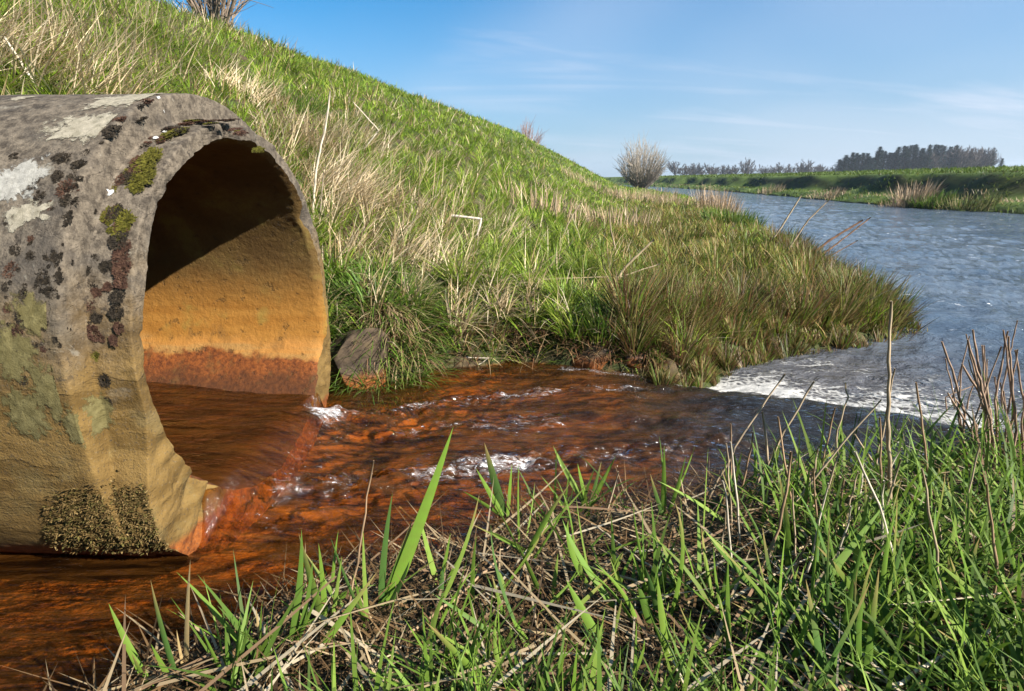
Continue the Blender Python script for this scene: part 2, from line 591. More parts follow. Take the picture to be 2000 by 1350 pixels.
def stream_z(x, y):
    u = (x - PC[0]) * PA[0] + (y - PC[1]) * PA[1]
    v = (x - PC[0]) * PH[0] + (y - PC[1]) * PH[1]
    inside = sstep(.44, .36, np.abs(v))
    prof = np.where(u < -.05, .15 - .035 * sstep(-.8, -.05, u), .115 * np.exp(-np.clip(u + .05, 0, None) ** 2 / (.16 ** 2)))
    z = inside * prof * np.where(u < 0, 1, sstep(.36, .20, np.abs(v) - .0 * u) * .6 + .4)
    s, tq = x * .97 + y * .24, -x * .24 + y * .97
    out_ = sstep(-.05, .25, u) + .45 * (1 - sstep(-.05, .25, u))
    wv = .020 * fbm(s * 3.2, tq * 7.5, 0, 3) + .010 * fbm(s * 9, tq * 22, 5, 3)
    ch = .75 * fbm(s * 16, tq * 26, 8, 3)
    # shear lines where the jet meets the slack water, and the standing waves behind
    A_ = np.array([(-.74, 1.42), (-.35, 1.58), (.1, 1.72), (.55, 1.80), (.85, 1.9)])
    B_ = np.array([(-.70, 2.02), (-.5, 2.10), (-.2, 2.25), (.2, 2.36), (.7, 2.45)])
    C_ = np.array([(-.55, 1.9), (-.1, 1.98), (.4, 2.05), (.9, 2.15)])
    foam = .16 * sstep(.02, .2, u) + .22 * np.exp(-((u - .10) / .08) ** 2) * sstep(.5, .3, np.abs(v)) + np.zeros(np.shape(x))
    for line, amp, wd, fm in ((A_, .048, .080, .86), (B_, .042, .075, .84), (C_, .020, .09, .66)):
        dd, pr, _ = seg_dist(x, y, line)
        g = np.exp(-(dd / wd) ** 2) * sstep(0, .06, pr) * (1 - .6 * pr)
        wv = wv + amp * g * (.35 + 1.6 * ch)
        foam = np.maximum(foam, fm * g * (.75 + .9 * fbm(s * 5, tq * 9, 2, 2)))
    g = np.exp(-(((x + .69) / .065) ** 2 + ((y - 1.96) / .12) ** 2))
    wv = wv + .05 * g
    foam = np.maximum(foam, 1.05 * g)
    z = z + wv * out_
    dd, pr, sd = seg_dist(x, y, FOAM_LINE)
    sgn = dd * sd
    z = z - .03 * sstep(-1.0, -.2, sgn) * sstep(.2, .9, x)
    z = z + .03 * np.exp(-((sgn + .16) / .12) ** 2) * sstep(.6, 1.0, x) - .19 * sstep(-.13, .14, sgn) * sstep(.45, .8, x)
    foam = np.maximum(foam, .55 * np.exp(-(sgn / .06) ** 2) * sstep(.65, .9, x))
    dd2, _, _ = seg_dist(x, y, np.array([(.25, 2.66), (.45, 2.62), (.75, 2.56)]))
    foam = np.maximum(foam, .62 * np.exp(-(dd2 / .045) ** 2))
    return z, foam, sgn


gx = np.concatenate([np.arange(-2.95, -1.6, .03), np.arange(-1.6, 2.3, .0088)])
gy = np.arange(.38, 3.0, .0088)
Xs, Ys = np.meshgrid(gx, gy, indexing='ij')
Zs, Fs_, Sg = stream_z(Xs, Ys)
fc = grid_faces(len(gx), len(gy))
keep = ((ground(Xs, Ys, False) < Zs + .05) & (Sg < .2)).ravel()
fc = fc[keep[fc].any(1)]
used, inv = np.unique(fc, return_inverse=True)
tag(mesh_np('stream_water', np.stack([Xs, Ys, Zs], -1).reshape(-1, 3)[used], [inv.reshape(-1, 4)], M_STREAM, attrs={'foam': Fs_.ravel()[used]}), kind='structure')

M_RIVER, t = new_mat('river_water')
P = pos(t)
rv = t.scale_vec(P, (1.0, .42, 1), (0, 0, AZ))
rv = t.scale_vec(P, (2.2, 4.0, 1), (0, 0, math.radians(-25)))
r1 = t.noise(rv, 1.6, 5, .62, .6)
r2 = t.noise(rv, 7, 4, .6, .4)
hgt = t.math('ADD', r1, t.math('MULTIPLY', r2, .28))
bmp = t.n('ShaderNodeBump', {'Strength': t.ramp(t.noise(t.scale_vec(P, (.35, .8, 1), (0, 0, math.radians(-25))), 1.0, 3, .5, .6), .3, .7, .35, .95), 'Distance': .12, 'Height': hgt})
rc = t.mix(t.ramp(t.noise(P, .8, 4), .35, .65), (.046, .066, .094), (.078, .098, .124))  # blue of the reflected sky put into the water's body colour
pd = t.n('ShaderNodeVectorMath', {0: P, 1: (1.7, 2.5, -.1)}, operation='DISTANCE').outputs['Value']
rc = t.mix(t.ramp(t.math('ADD', pd, t.math('MULTIPLY', r1, .9)), .6, 2.4, .5, 0), rc, (.085, .058, .036))
rp = t.n('ShaderNodeBsdfPrincipled', {'Base Color': rc, 'Roughness': .07, 'IOR': 1.33, 'Specular IOR Level': .5, 'Normal': bmp})
ff = t.noise(t.scale_vec(P, (1.3, 2.6, 1), (0, 0, math.radians(-25))), 2.4, 6, .72, .9)
fz = t.noise(P, .45, 3)
fm = t.math('MULTIPLY', t.ramp(t.math('ADD', ff, t.math('MULTIPLY', fz, .22)), .745, .80), .5)
fp = t.n('ShaderNodeBsdfPrincipled', {'Base Color': (.75, .76, .76), 'Roughness': .6})
out(t, t.n('ShaderNodeMixShader', {0: fm, 1: rp, 2: fp}))


def river_z(x, y):
    r = np.hypot(x, y)
    a = np.clip(1.25 - r / 60, .4, 1)
    s, q = x * .9 + y * .42, -x * .42 + y * .9
    z = .026 * fbm(s * 1.6, q * 3.0, 3, 4) + .016 * (1 - np.abs(fbm(s * 2.6, q * 5.5, 7, 3))) ** 3
    return -.105 + z * a


ra = np.radians(np.linspace(-8, 62, 330))
rr = np.concatenate([np.arange(1.9, 6, .016), np.geomspace(6, 300, 300)])
Rr, Ra = np.meshgrid(rr, ra, indexing='ij')
Xr, Yr = Rr * np.sin(Ra), Rr * np.cos(Ra)
Zr = river_z(Xr, Yr)
_, _, sd_ = seg_dist(Xr, Yr, FOAM_LINE)
dd_, pr_, sd_ = seg_dist(Xr, Yr, np.vstack([[(-1, 2.9)], FOAM_LINE, [(6, -1)]]))
gz = ground(Xr, Yr, False)
keep = ((gz < .05) & (dd_ * sd_ > -.06)).ravel()
fc = grid_faces(len(rr), len(ra))[:, ::-1]
fc = fc[keep[fc].all(1)]
used, inv = np.unique(fc, return_inverse=True)
tag(mesh_np('river', np.stack([Xr, Yr, Zr], -1).reshape(-1, 3)[used], [inv.reshape(-1, 4)], M_RIVER), kind='structure')

# foam thrown up where the stream drops into the river
M_FOAM, t = new_mat('white_foam')
P = pos(t)
a_ = t.n('ShaderNodeAttribute', attribute_name='foam').outputs['Fac']
v1 = t.n('ShaderNodeTexVoronoi', {'Vector': P, 'Scale': 26.0}, feature='DISTANCE_TO_EDGE').outputs['Distance']
v2 = t.noise(t.scale_vec(P, (7, 24, 10), (0, 0, math.radians(-30))), 1.0, 7, .74, 1.0)
al = t.math('ADD', a_, t.math('MULTIPLY', t.math('SUBTRACT', v2, .5), 1.7))
al = t.math('SUBTRACT', al, t.math('MULTIPLY', v1, .9))
al = t.math('MULTIPLY', t.ramp(al, .12, .62), .92)
fb = t.n('ShaderNodeBump', {'Strength': .7, 'Distance': .01, 'Height': t.noise(P, 90, 4, .7)})
fp = t.n('ShaderNodeBsdfPrincipled', {'Base Color': (.52, .50, .46), 'Roughness': .55, 'Normal': fb})
out(t, t.n('ShaderNodeMixShader', {0: al, 1: t.n('ShaderNodeBsdfTransparent'), 2: fp}))
fx = np.arange(.5, 3.4, .011)
fy = np.arange(1.75, 3.7, .011)
Xf, Yf = np.meshgrid(fx, fy, indexing='ij')
dd, pr, sd = seg_dist(Xf, Yf, FOAM_LINE)
sgn = dd * sd
am = np.where(sgn > 0, np.exp(-sgn / .50), np.exp(-(sgn / .10) ** 2)) * sstep(.0, .12, pr) * 1.05
am = am * (.72 + .8 * fbm(Xf * 2.4, Yf * 4.0, 4, 3))
Zf = np.maximum(river_z(Xf, Yf), np.where(sgn < .06, stream_z(Xf, Yf)[0], -9)) + .006 + .05 * np.exp(-((sgn - .03) / .09) ** 2) * (.5 + .9 * fbm(Xf * 9, Yf * 9, 1, 4)) * sstep(0, .2, pr)
keep = (am > .12).ravel()
fc = grid_faces(len(fx), len(fy))
fc = fc[keep[fc].all(1)]
used, inv = np.unique(fc, return_inverse=True)
tag(mesh_np('foam', np.stack([Xf, Yf, Zf], -1).reshape(-1, 3)[used], [inv.reshape(-1, 4)], M_FOAM, attrs={'foam': am.ravel()[used]}),
    'white foam where the brown stream drops into the river', 'foam', kind='stuff')

# ------------------------------------------------------------------ the pipe
M_CONC, t = new_mat('weathered_concrete')
P = pos(t)
sx = t.n('ShaderNodeSeparateXYZ', {0: P})
n1 = t.noise(P, 7, 6, .6)
n2 = t.noise(P, 45, 5, .7)
n3 = t.noise(P, 160, 3, .7)
n4 = t.noise(t.scale_vec(P, (5, 5, 16)), 1.0, 5, .6, .4)
grey = t.mix(t.ramp(n2, .30, .68), (.044, .035, .026), (.148, .120, .088))
grey = t.mix(t.ramp(n1, .50, .66, 0, .6), grey, (.05, .043, .036))
olive = t.mix(t.ramp(n4, .32, .66), (.078, .045, .011), (.165, .102, .032))
olive = t.mix(t.ramp(n1, .54, .66, 0, .45), olive, (.150, .112, .044))
zz = t.math('ADD', sx.outputs[2], t.math('MULTIPLY', t.math('SUBTRACT', n1, .5), .5))
c = t.mix(t.ramp(zz, .40, .80), olive, grey)
blk = t.math('MULTIPLY', t.ramp(t.noise(P, 22, 7, .75), .56, .64), t.ramp(zz, .42, .62))
c = t.mix(t.math('MULTIPLY', blk, .8), c, (.022, .017, .013))
c = t.mix(t.math('MULTIPLY', t.ramp(t.noise(P, 15, 6, .7, .5), .60, .68), t.ramp(zz, .35, .6, 0, .5)), c, (.22, .20, .16))
rust = t.mix(t.ramp(n2, .3, .7), (.09, .022, .005), (.24, .075, .015))
c = t.mix(t.ramp(t.math('ADD', sx.outputs[2], t.math('MULTIPLY', t.math('SUBTRACT', n1, .5), .06)), .045, .075, 1, 0), c, rust)
c = t.mix(t.ramp(n3, .56, .70, 0, .7), c, (.040, .033, .026))
vor = t.n('ShaderNodeTexVoronoi', {'Vector': P, 'Scale': 95.0}).outputs['Distance']
c = t.mix(t.ramp(vor, .08, .22, .22, 0), c, (.20, .17, .135))
hg = t.math('ADD', t.math('MULTIPLY', n2, .9), t.math('ADD', t.math('MULTIPLY', n3, .5), t.math('MULTIPLY', t.ramp(n4, .44, .50), .25)))
bmp = t.n('ShaderNodeBump', {'Strength': .8, 'Distance': .006, 'Height': hg})
out(t, t.n('ShaderNodeBsdfPrincipled', {'Base Color': c, 'Roughness': .92, 'Specular IOR Level': .2, 'Normal': bmp}))

M_BORE, t = new_mat('ochre_stained_concrete')
P = pos(t)
sx = t.n('ShaderNodeSeparateXYZ', {0: P})
n1 = t.noise(P, 5, 6, .6)
n2 = t.noise(P, 60, 5, .7)
n4 = t.noise(t.scale_vec(P, (3, 3, 30)), 1.0, 5, .6, .3)
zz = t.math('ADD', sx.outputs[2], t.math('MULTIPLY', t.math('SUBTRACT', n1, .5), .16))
up = t.mix(t.ramp(n1, .35, .65), (.080, .044, .012), (.125, .076, .022))  # brown upper bore, with the shadow there put into the colour
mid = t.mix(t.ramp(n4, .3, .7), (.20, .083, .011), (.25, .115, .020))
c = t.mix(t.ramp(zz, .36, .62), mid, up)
c = t.mix(t.math('MULTIPLY', t.ramp(n1, .52, .66), t.ramp(zz, .30, .36, 0, .55)), c, (.17, .14, .03))
rim = t.mix(t.ramp(n4, .4, .6), (.25, .135, .04), (.30, .135, .03))
c = t.mix(t.ramp(zz, .27, .32, 1, 0), c, rim)
low = t.mix(t.ramp(n2, .3, .7), (.06, .016, .004), (.19, .055, .010))
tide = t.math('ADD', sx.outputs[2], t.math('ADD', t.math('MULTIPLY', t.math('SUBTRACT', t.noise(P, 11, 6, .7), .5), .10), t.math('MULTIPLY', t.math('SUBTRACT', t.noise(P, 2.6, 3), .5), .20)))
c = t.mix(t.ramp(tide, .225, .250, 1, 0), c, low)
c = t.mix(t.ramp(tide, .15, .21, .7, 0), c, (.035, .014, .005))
drip = t.noise(t.scale_vec(P, (26, 26, 2.2)), 1.0, 4, .6)
c = t.mix(t.math('MULTIPLY', t.ramp(drip, .56, .70), t.ramp(zz, .25, .55, .45, .12)), c, (.10, .050, .014))
c = t.mix(t.ramp(n2, .60, .76, 0, .4), c, (.08, .045, .015))
pit = t.ramp(t.noise(P, 24, 5, .7), .60, .66, 1, 0)
c = t.mix(t.math('MULTIPLY', t.math('SUBTRACT', 1.0, pit), .5), c, (.05, .03, .01))
bmp = t.n('ShaderNodeBump', {'Strength': .8, 'Distance': .006, 'Height': t.math('ADD', n2, t.math('MULTIPLY', pit, .5))})
out(t, t.n('ShaderNodeBsdfPrincipled', {'Base Color': c, 'Roughness': .85, 'Specular IOR Level': .25, 'Normal': bmp}))


def wrapd(a):
    return (a + np.pi) % (2 * np.pi) - np.pi


def tip_end(ph):
    """broken, crumbled edge of the spigot: how far it stands back at each angle"""
    e = .003 * fbm(np.cos(ph) * 5, np.sin(ph) * 5, 1, 3) + .0022 * fbm(np.cos(ph) * 40, np.sin(ph) * 40, 2, 3)
    rg = np.random.default_rng(77)
    for _ in range(26):
        a, wd, dp = rg.uniform(-180, 180), rg.uniform(.7, 2.4), rg.uniform(.002, .008)
        e = e - dp * np.exp(-np.abs(wrapd(ph - math.radians(a)) / math.radians(wd)) ** 3)
    for a, wd, dp in ((31, 5, .026), (22, 6, .010), (-141, 3, .035), (-160, 5, .010), (-122, 5, .025), (-133, 2, .02), (-178, 9, .010), (-18, 9, -.012), (-34, 6, .015), (140, 8, .010)):
        e = e - dp * np.exp(-(wrapd(ph - math.radians(a)) / math.radians(wd)) ** 2)
    return e


def pipe_surface(prof_u, prof_r, nphi, wear):
    """prof: list of (u as function of tip end, r) rows"""
    ph = np.linspace(-np.pi, np.pi, nphi, endpoint=False)
    te = tip_end(ph)
    ft = foot(ph)
    rows = []
    m = merge(ph)
    for uu, rr in zip(prof_u, prof_r):
        q = np.clip((rr - RI) / (RT - RI), 0, 1)
        u = uu + te * math.exp(-abs(uu) / .03) * (1 - .88 * q)
        if rr > RI + .0005 and rr <= RT + .0001:                 # end face, from the bore out to the spigot edge
            r0 = RI + (rr - RI) * (1 + m * ((RO - .004 - RI) / (RT - RI) - 1))
            u = u - m * (.018 * q ** 2)
        elif rr > RT:
            r0 = rr + (RO - .004 - rr) * m if uu > -.1 else rr + 0 * ph
            u = u - m * .018 * math.exp(-abs(uu) / .02)
        else:
            r0 = rr + 0 * ph
        r = r0 * (1 + (ft - 1) * np.clip((r0 - RI) / (RO - RI), 0, 1))
        if uu > -.03 and rr <= RI + .0005:                        # worn inner arris
            r = r + .012 * (1 + uu / .03) ** 1.5 * (.8 + .5 * fbm(np.cos(ph) * 6, np.sin(ph) * 6, 6, 4, .65))
        b = pipe_pt(u, r, ph)
        dn = pipe_dn(b, uu, wear)
        er = .014 * q * (1 - q) * 4 * fbm(b[:, 0] * 40, b[:, 1] * 40, b[:, 2] * 40, 5, .7) * (.15 + m) if RI < rr <= RT else 0
        rows.append(pipe_pt(u + dn * math.exp(-abs(uu) / .1) + er, r + dn, ph))
    V = np.stack(rows)
    return V.reshape(-1, 3), [grid_faces(len(prof_u), nphi, True)]


NP = 520
pipe = empty('concrete_pipe', (PC[0], PC[1], 0))
tag(pipe, 'weathered concrete drain pipe with chipped rim pouring rusty water', 'pipe')


def child_mesh(name, V, F_, mat, **kw):
    o = mesh_np(name, V, F_, mat, None, loc=pipe.location, **kw)
    o.location = (0, 0, 0)
    o.parent = pipe
    return o


us = np.concatenate([np.array([-.0885, -.0888, -.0892, -.0905, -.096]), np.arange(-.106, -1.1, -.012), np.linspace(-1.1, -3.3, 30)])
rs = np.concatenate([[RT + .014, RT + .035, RO - .010, RO - .003, RO], np.full(len(us) - 5, RO)])
V, F_ = pipe_surface(us, rs, NP, 1.6)
BARREL = child_mesh('barrel', V, F_, M_CONC)
us = np.array([0, 0, 0, 0, 0, 0, 0, 0, 0, -.001, -.003, -.010, -.022, -.036, -.048, -.06, -.07, -.078, -.086, -.0885])
rs = np.array([RI, *(RI + .016 + np.array([0, .12, .25, .38, .5, .62, .75, .88]) * (RT - RI - .016)), RT, RT + .001, RT + .0015, RT + .002, RT + .004, RT + .006, RT + .008, RT + .009, RT + .010, RT + .011, RT + .014])
V, F_ = pipe_surface(us, rs, NP, 1.6)
SPIGOT = child_mesh('spigot_rim', V, F_, M_CONC)
us = np.concatenate([np.linspace(-3.3, -1.2, 24, endpoint=False), np.arange(-1.2, -.034, .014), [-.032, -.026, -.021, -.016, -.011, -.006, -.003, 0]])
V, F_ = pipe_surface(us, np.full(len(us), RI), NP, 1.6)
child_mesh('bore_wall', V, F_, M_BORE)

# --- growth on the pipe: lichen, moss cushions, mats
def m_plain(name, c1, c2, scale, rough=.95, bump=.5, crust=False):
    m, t = new_mat(name)
    P = pos(t)
    n = t.noise(P, scale, 5, .7)
    n2 = t.noise(P, scale * 6, 3, .7)
    c = t.mix(t.ramp(n, .3, .7), c1, c2)
    c = t.mix(t.ramp(n2, .62, .8, 0, .5), c, tuple(q * .45 for q in c1))
    b = t.n('ShaderNodeBump', {'Strength': bump, 'Distance': .004, 'Height': n2})
    sh = t.n('ShaderNodeBsdfPrincipled', {'Base Color': c, 'Roughness': rough, 'Specular IOR Level': .15, 'Normal': b})
    if crust:
        q = t.n('ShaderNodeAttribute', attribute_name='rim').outputs['Fac']
        n3 = t.noise(P, 42, 6, .72, .6)
        k = t.math('ADD', t.math('SUBTRACT', 1.0, q), t.math('MULTIPLY', t.math('SUBTRACT', n3, .5), 2.2))
        sh = t.n('ShaderNodeMixShader', {0: t.ramp(k, .12, .42), 1: t.n('ShaderNodeBsdfTransparent'), 2: sh})
    out(t, sh)
    return m


M_LICHEN = m_plain('pale_lichen', (.18, .16, .115), (.31, .275, .21), 55, crust=True)
M_LICHEN_W = m_plain('white_lichen', (.20, .19, .165), (.32, .305, .27), 70, crust=True)
M_DROP = m_plain('bird_lime', (.36, .35, .33), (.52, .51, .49), 70)
M_LICHEN_Y = m_plain('olive_lichen', (.085, .070, .026), (.14, .118, .050), 50, crust=True)
M_MOSS_K = m_plain('dark_moss', (.012, .010, .008), (.055, .042, .028), 120, bump=1)
M_MOSS_R = m_plain('red_brown_moss', (.040, .018, .014), (.12, .065, .040), 120, bump=1)
M_MOSS_G = m_plain('green_moss', (.050, .048, .006), (.15, .135, .020), 120, bump=1)


def patch(name, px, py, wu, wv, mat, thick=.003, seed=0, ragged=.35):
    """thin irregular crust that follows the curve of the pipe; wu, wv = half sizes in metres along / round the pipe"""
    u0, p0 = pipe_hit(px, py)
    nr, na = 9, 72
    a = np.linspace(0, 2 * np.pi, na, endpoint=False)
    edge = 1 + ragged * (fbm(np.cos(a) * 1.3 + seed * 7.1, np.sin(a) * 1.3, seed, 2) * .9 + .45 * fbm(np.cos(a) * 5 + seed * 3.3, np.sin(a) * 5, seed, 3))
    rows = []
    for i in range(nr):
        q = max(i / (nr - 1), .01)
        u = u0 + wu * q * edge * np.cos(a)
        u = np.minimum(u, -.112 - .004 * vn(np.cos(a) * 9, np.sin(a) * 9, seed)) if u0 < -.1 else u
        ph = p0 + wv / RO * q * edge * np.sin(a)
        r = surf_r(u, ph)
        b = pipe_pt(u, r, ph)
        hh = .0016 + thick * .4 * (1 - q ** 4) * vn(b[:, 0] * 120, b[:, 1] * 120, b[:, 2] * 120)
        rows.append(pipe_pt(u, r + pipe_dn(b, u, 1.6) + hh, ph))
    V = np.stack(rows).reshape(-1, 3)
    rim = np.repeat(np.linspace(0, 1, nr), na)
    o = child_mesh(name, V, [grid_faces(nr, na, True)], mat, attrs={'rim': rim})
    o.parent = SPIGOT if u0 > -.088 else BARREL
    return o


patch('lichen', 195, 247, .14, .075, M_LICHEN, .004, 1, .30)
patch('lichen', 225, 200, .085, .07, M_LICHEN, .003, 2, .5)
patch('lichen', 285, 190, .08, .08, M_LICHEN, .003, 3, .5)
patch('lichen', 45, 192, .03, .04, M_LICHEN, .003, 4, .4)
patch('lichen', 30, 350, .075, .065, M_LICHEN_W, .002, 5, .6)
patch('lichen', 60, 415, .060, .035, M_LICHEN, .003, 6, .6)
patch('lichen', 20, 375, .022, .03, M_LICHEN_W, .002, 7, .6)
patch('lichen', 105, 765, .06, .07, M_LICHEN_Y, .002, 10, .7)
patch('lichen', 45, 800, .05, .06, M_LICHEN_Y, .002, 11, .7)
patch('lichen', 150, 835, .035, .06, M_LICHEN_Y, .002, 12, .6)
patch('lichen', 25, 690, .06, .06, M_LICHEN_Y, .002, 13, .7)
patch('lichen', 65, 620, .06, .05, M_LICHEN_Y, .002, 14, .7)
for i, (px, py, a, b) in enumerate([(217, 377, .006, .010), (298, 256, .007, .008), (317, 243, .006, .008), (324, 237, .004, .006)]):
    patch('bird_dropping', px, py, a, b, M_DROP, .004, 20 + i, .3)


def cushion_mesh(seed, n=240):
    """fuzzy low tuft of moss: tiny leaves crowded in an uneven patch"""
    rg = np.random.default_rng(100 + seed)
    a = rg.uniform(0, 6.283, n)
    q = np.sqrt(rg.uniform(0, 1, n)) * (1 + .95 * fbm(np.cos(a) * 1.6 + seed * 5, np.sin(a) * 1.6, seed, 4, .65))
    base = np.stack([q * np.cos(a), q * np.sin(a), np.full(n, -.12)], 1)
    V, F_, C = blades(base, rg.uniform(.35, .95, n) * (1.1 - .5 * q), rg.uniform(.16, .34, n), a + rg.normal(0, .9, n), rg.uniform(0, 1.2, n), rg.uniform(0, .9, n), np.ones((n, 3)))
    o = mesh_np('moss_cushion', V, F_, None)
    me = o.data
    bpy.data.objects.remove(o)
    return me


CUSH = [cushion_mesh(i) for i in range(9)]


def cushion(px, py, r, mat, flat=.45, rad=RO, asp=1.0):
    u, ph = pipe_hit(px, py)
    r_ = surf_r(np.array(u), np.array(ph))
    p = pipe_pt(np.array(u), r_, np.array(ph))
    p = pipe_pt(np.array(u), r_ + pipe_dn(p, u, 1.6), np.array(ph))
    me = CUSH[random.randrange(9)]
    o = add('moss_cushion', me)
    if not me.materials:
        me.materials.append(M_MOSS_K)
    o.material_slots[0].link = 'OBJECT'
    o.material_slots[0].material = mat
    n = Vector(np.cos(ph) * PH + np.sin(ph) * PZ)
    o.rotation_mode = 'QUATERNION'
    q = n.to_track_quat('Z', 'Y')
    from mathutils import Quaternion
    o.rotation_quaternion = q @ Quaternion((0, 0, 1), random.uniform(0, 6.3))
    o.scale = (r * random.uniform(.8, 1.25), r * asp * random.uniform(.75, 1.1), r * flat)
    o.location = Vector(p) - Vector(pipe.location)
    o.parent = SPIGOT if u > -.088 else BARREL


spots = [(110, 505, 9), (30, 490, 10), (60, 468, 7), (85, 540, 13), (135, 490, 10), (100, 572, 12), (20, 530, 12), (45, 575, 9), (165, 447, 9), (14, 603, 8), (40, 620, 10),
         (35, 648, 13), (82, 636, 9), (125, 636, 7), (128, 652, 8), (40, 686, 12), (30, 640, 8), (85, 682, 6), (45, 742, 8), (12, 430, 9), (60, 500, 8), (120, 310, 14),
         (75, 388, 12), (130, 372, 17), (146, 402, 13), (112, 345, 12), (152, 322, 11), (165, 300, 8), (100, 400, 9), (140, 345, 10), (70, 355, 7), (195, 620, 6),
         (115, 820, 6), (25, 305, 8), (150, 545, 6), (10, 560, 7), (60, 590, 7), (115, 545, 9), (140, 520, 7), (95, 500, 8), (75, 560, 10)]
for px, py, r in spots:
    cushion(px, py, r * .0011, M_MOSS_K if random.random() < .8 else M_MOSS_R, .4)
    for _ in range(random.randint(1, 3)):
        cushion(px + random.gauss(0, r * 1.3), py + random.gauss(0, r * 1.1), r * random.uniform(.0003, .0007), M_MOSS_K, .5)
for px, py, r in [(325, 214, 11), (335, 226, 12), (347, 222, 10), (300, 234, 12), (284, 262, 11), (275, 285, 9), (380, 197, 9), (366, 191, 7), (405, 203, 8), (437, 211, 13), (455, 222, 7),
                  (310, 205, 8), (255, 268, 9), (245, 300, 12), (225, 340, 8), (222, 360, 7), (290, 245, 8), (420, 205, 7)]:
    cushion(px, py, r * .0013, M_MOSS_K if random.random() < .6 else M_MOSS_R, .45, RO - .005, 1.3)
SPG = RT + .008
for k in range(46):
    a = math.radians(random.uniform(62, 186))
    u_ = random.uniform(-.086, -.05)
    p = pipe_pt(np.array(u_), surf_r(np.array(u_), np.array(a)), np.array(a))
    q_ = (p - CAM) @ np.array([0, math.cos(PITCH), -math.sin(PITCH)])
    cushion(1000 + F * (p - CAM)[0] / q_, 675 - F * ((p - CAM) @ np.array([0, math.sin(PITCH), math.cos(PITCH)])) / q_, random.uniform(.006, .016), random.choice([M_MOSS_K, M_MOSS_R, M_MOSS_R, M_MOSS_G]), .4, SPG, 1.3)
for px, py, r in [(238, 420, 13), (236, 445, 15), (232, 470, 13), (236, 500, 14), (238, 525, 15), (236, 550, 12), (230, 580, 11), (228, 610, 11), (232, 640, 9), (222, 665, 8), (205, 520, 10), (210, 560, 9),
                  (245, 480, 10), (390, 233, 10), (420, 232, 9), (445, 236, 8), (360, 240, 10)]:
    cushion(px, py, r * .0011, random.choice([M_MOSS_R, M_MOSS_R, M_MOSS_K]), .35, SPG, 1.1)
for px, py, r in [(285, 315, 18), (278, 335, 20), (272, 350, 18), (295, 300, 15), (265, 365, 12), (330, 262, 13), (345, 256, 14), (318, 268, 11), (245, 430, 13), (240, 445, 11), (268, 345, 14), (360, 250, 9),
                  (233, 455, 10), (230, 410, 8)]:
    cushion(px, py, r * .0012, M_MOSS_G, .35, SPG, 1.2)

# crumbly moss mat along the foot of the pipe: many tiny tufts
mp = []
while len(mp) < 8500:
    x = random.uniform(90, 412)
    y = random.uniform(940, 1076)
    e = abs((y - 1016) / 54) ** 2.2 + max(0, (200 - x) / 95) ** 2 * .9
    if e + random.gauss(0, .5) < .95 and vn(x / 26, y / 15) > .14:
        u, ph = pipe_hit(x, y)
        if u > -.012:
            continue
        p = pipe_pt(np.array(u), surf_r(np.array(u), np.array(ph)) - .002 + .008 * float(vn(x / 12, y / 12)), np.array(ph))
        mp.append(p)
mp = np.array(mp)
N = len(mp)
cc = np.array([(.17, .11, .040), (.11, .068, .025), (.22, .15, .062), (.105, .088, .026)])[R.integers(0, 4, N)] * R.uniform(.6, 1.3, (N, 1))
V, F_, C = blades(mp, R.uniform(.005, .013, N), R.uniform(.003, .006, N), R.uniform(-2.6, -.5, N), R.uniform(.5, 1.7, N), R.uniform(-.6, .9, N), cc)
o = child_mesh('moss_mat', V, F_, M_STRAW, cols=C)
o.parent = BARREL
o['kind'] = 'stuff'

# ------------------------------------------------------------------ stones
M_STONE, t = new_mat('bank_stone')
P = pos(t)
n1 = t.noise(P, 14, 6, .65)
n2 = t.noise(P, 80, 4, .7)
sx = t.n('ShaderNodeSeparateXYZ', {0: P})
c = t.mix(t.ramp(n1, .32, .68), (.026, .017, .010), (.085, .058, .034))
c = t.mix(t.ramp(n1, .55, .72, 0, .6), c, (.06, .048, .014))
st = t.mix(t.ramp(n2, .3, .7), (.12, .032, .006), (.26, .09, .02))
c = t.mix(t.ramp(t.math('ADD', sx.outputs[2], t.math('MULTIPLY', t.math('SUBTRACT', n1, .5), .10)), .02, .085, .9, 0), c, st)
b = t.n('ShaderNodeBump', {'Strength': .7, 'Distance': .008, 'Height': t.math('ADD', n1, t.math('MULTIPLY', n2, .4))})
out(t, t.n('ShaderNodeBsdfPrincipled', {'Base Color': c, 'Roughness': t.ramp(sx.outputs[2], .03, .14, .40, .85), 'Specular IOR Level': .3, 'Normal': b}))


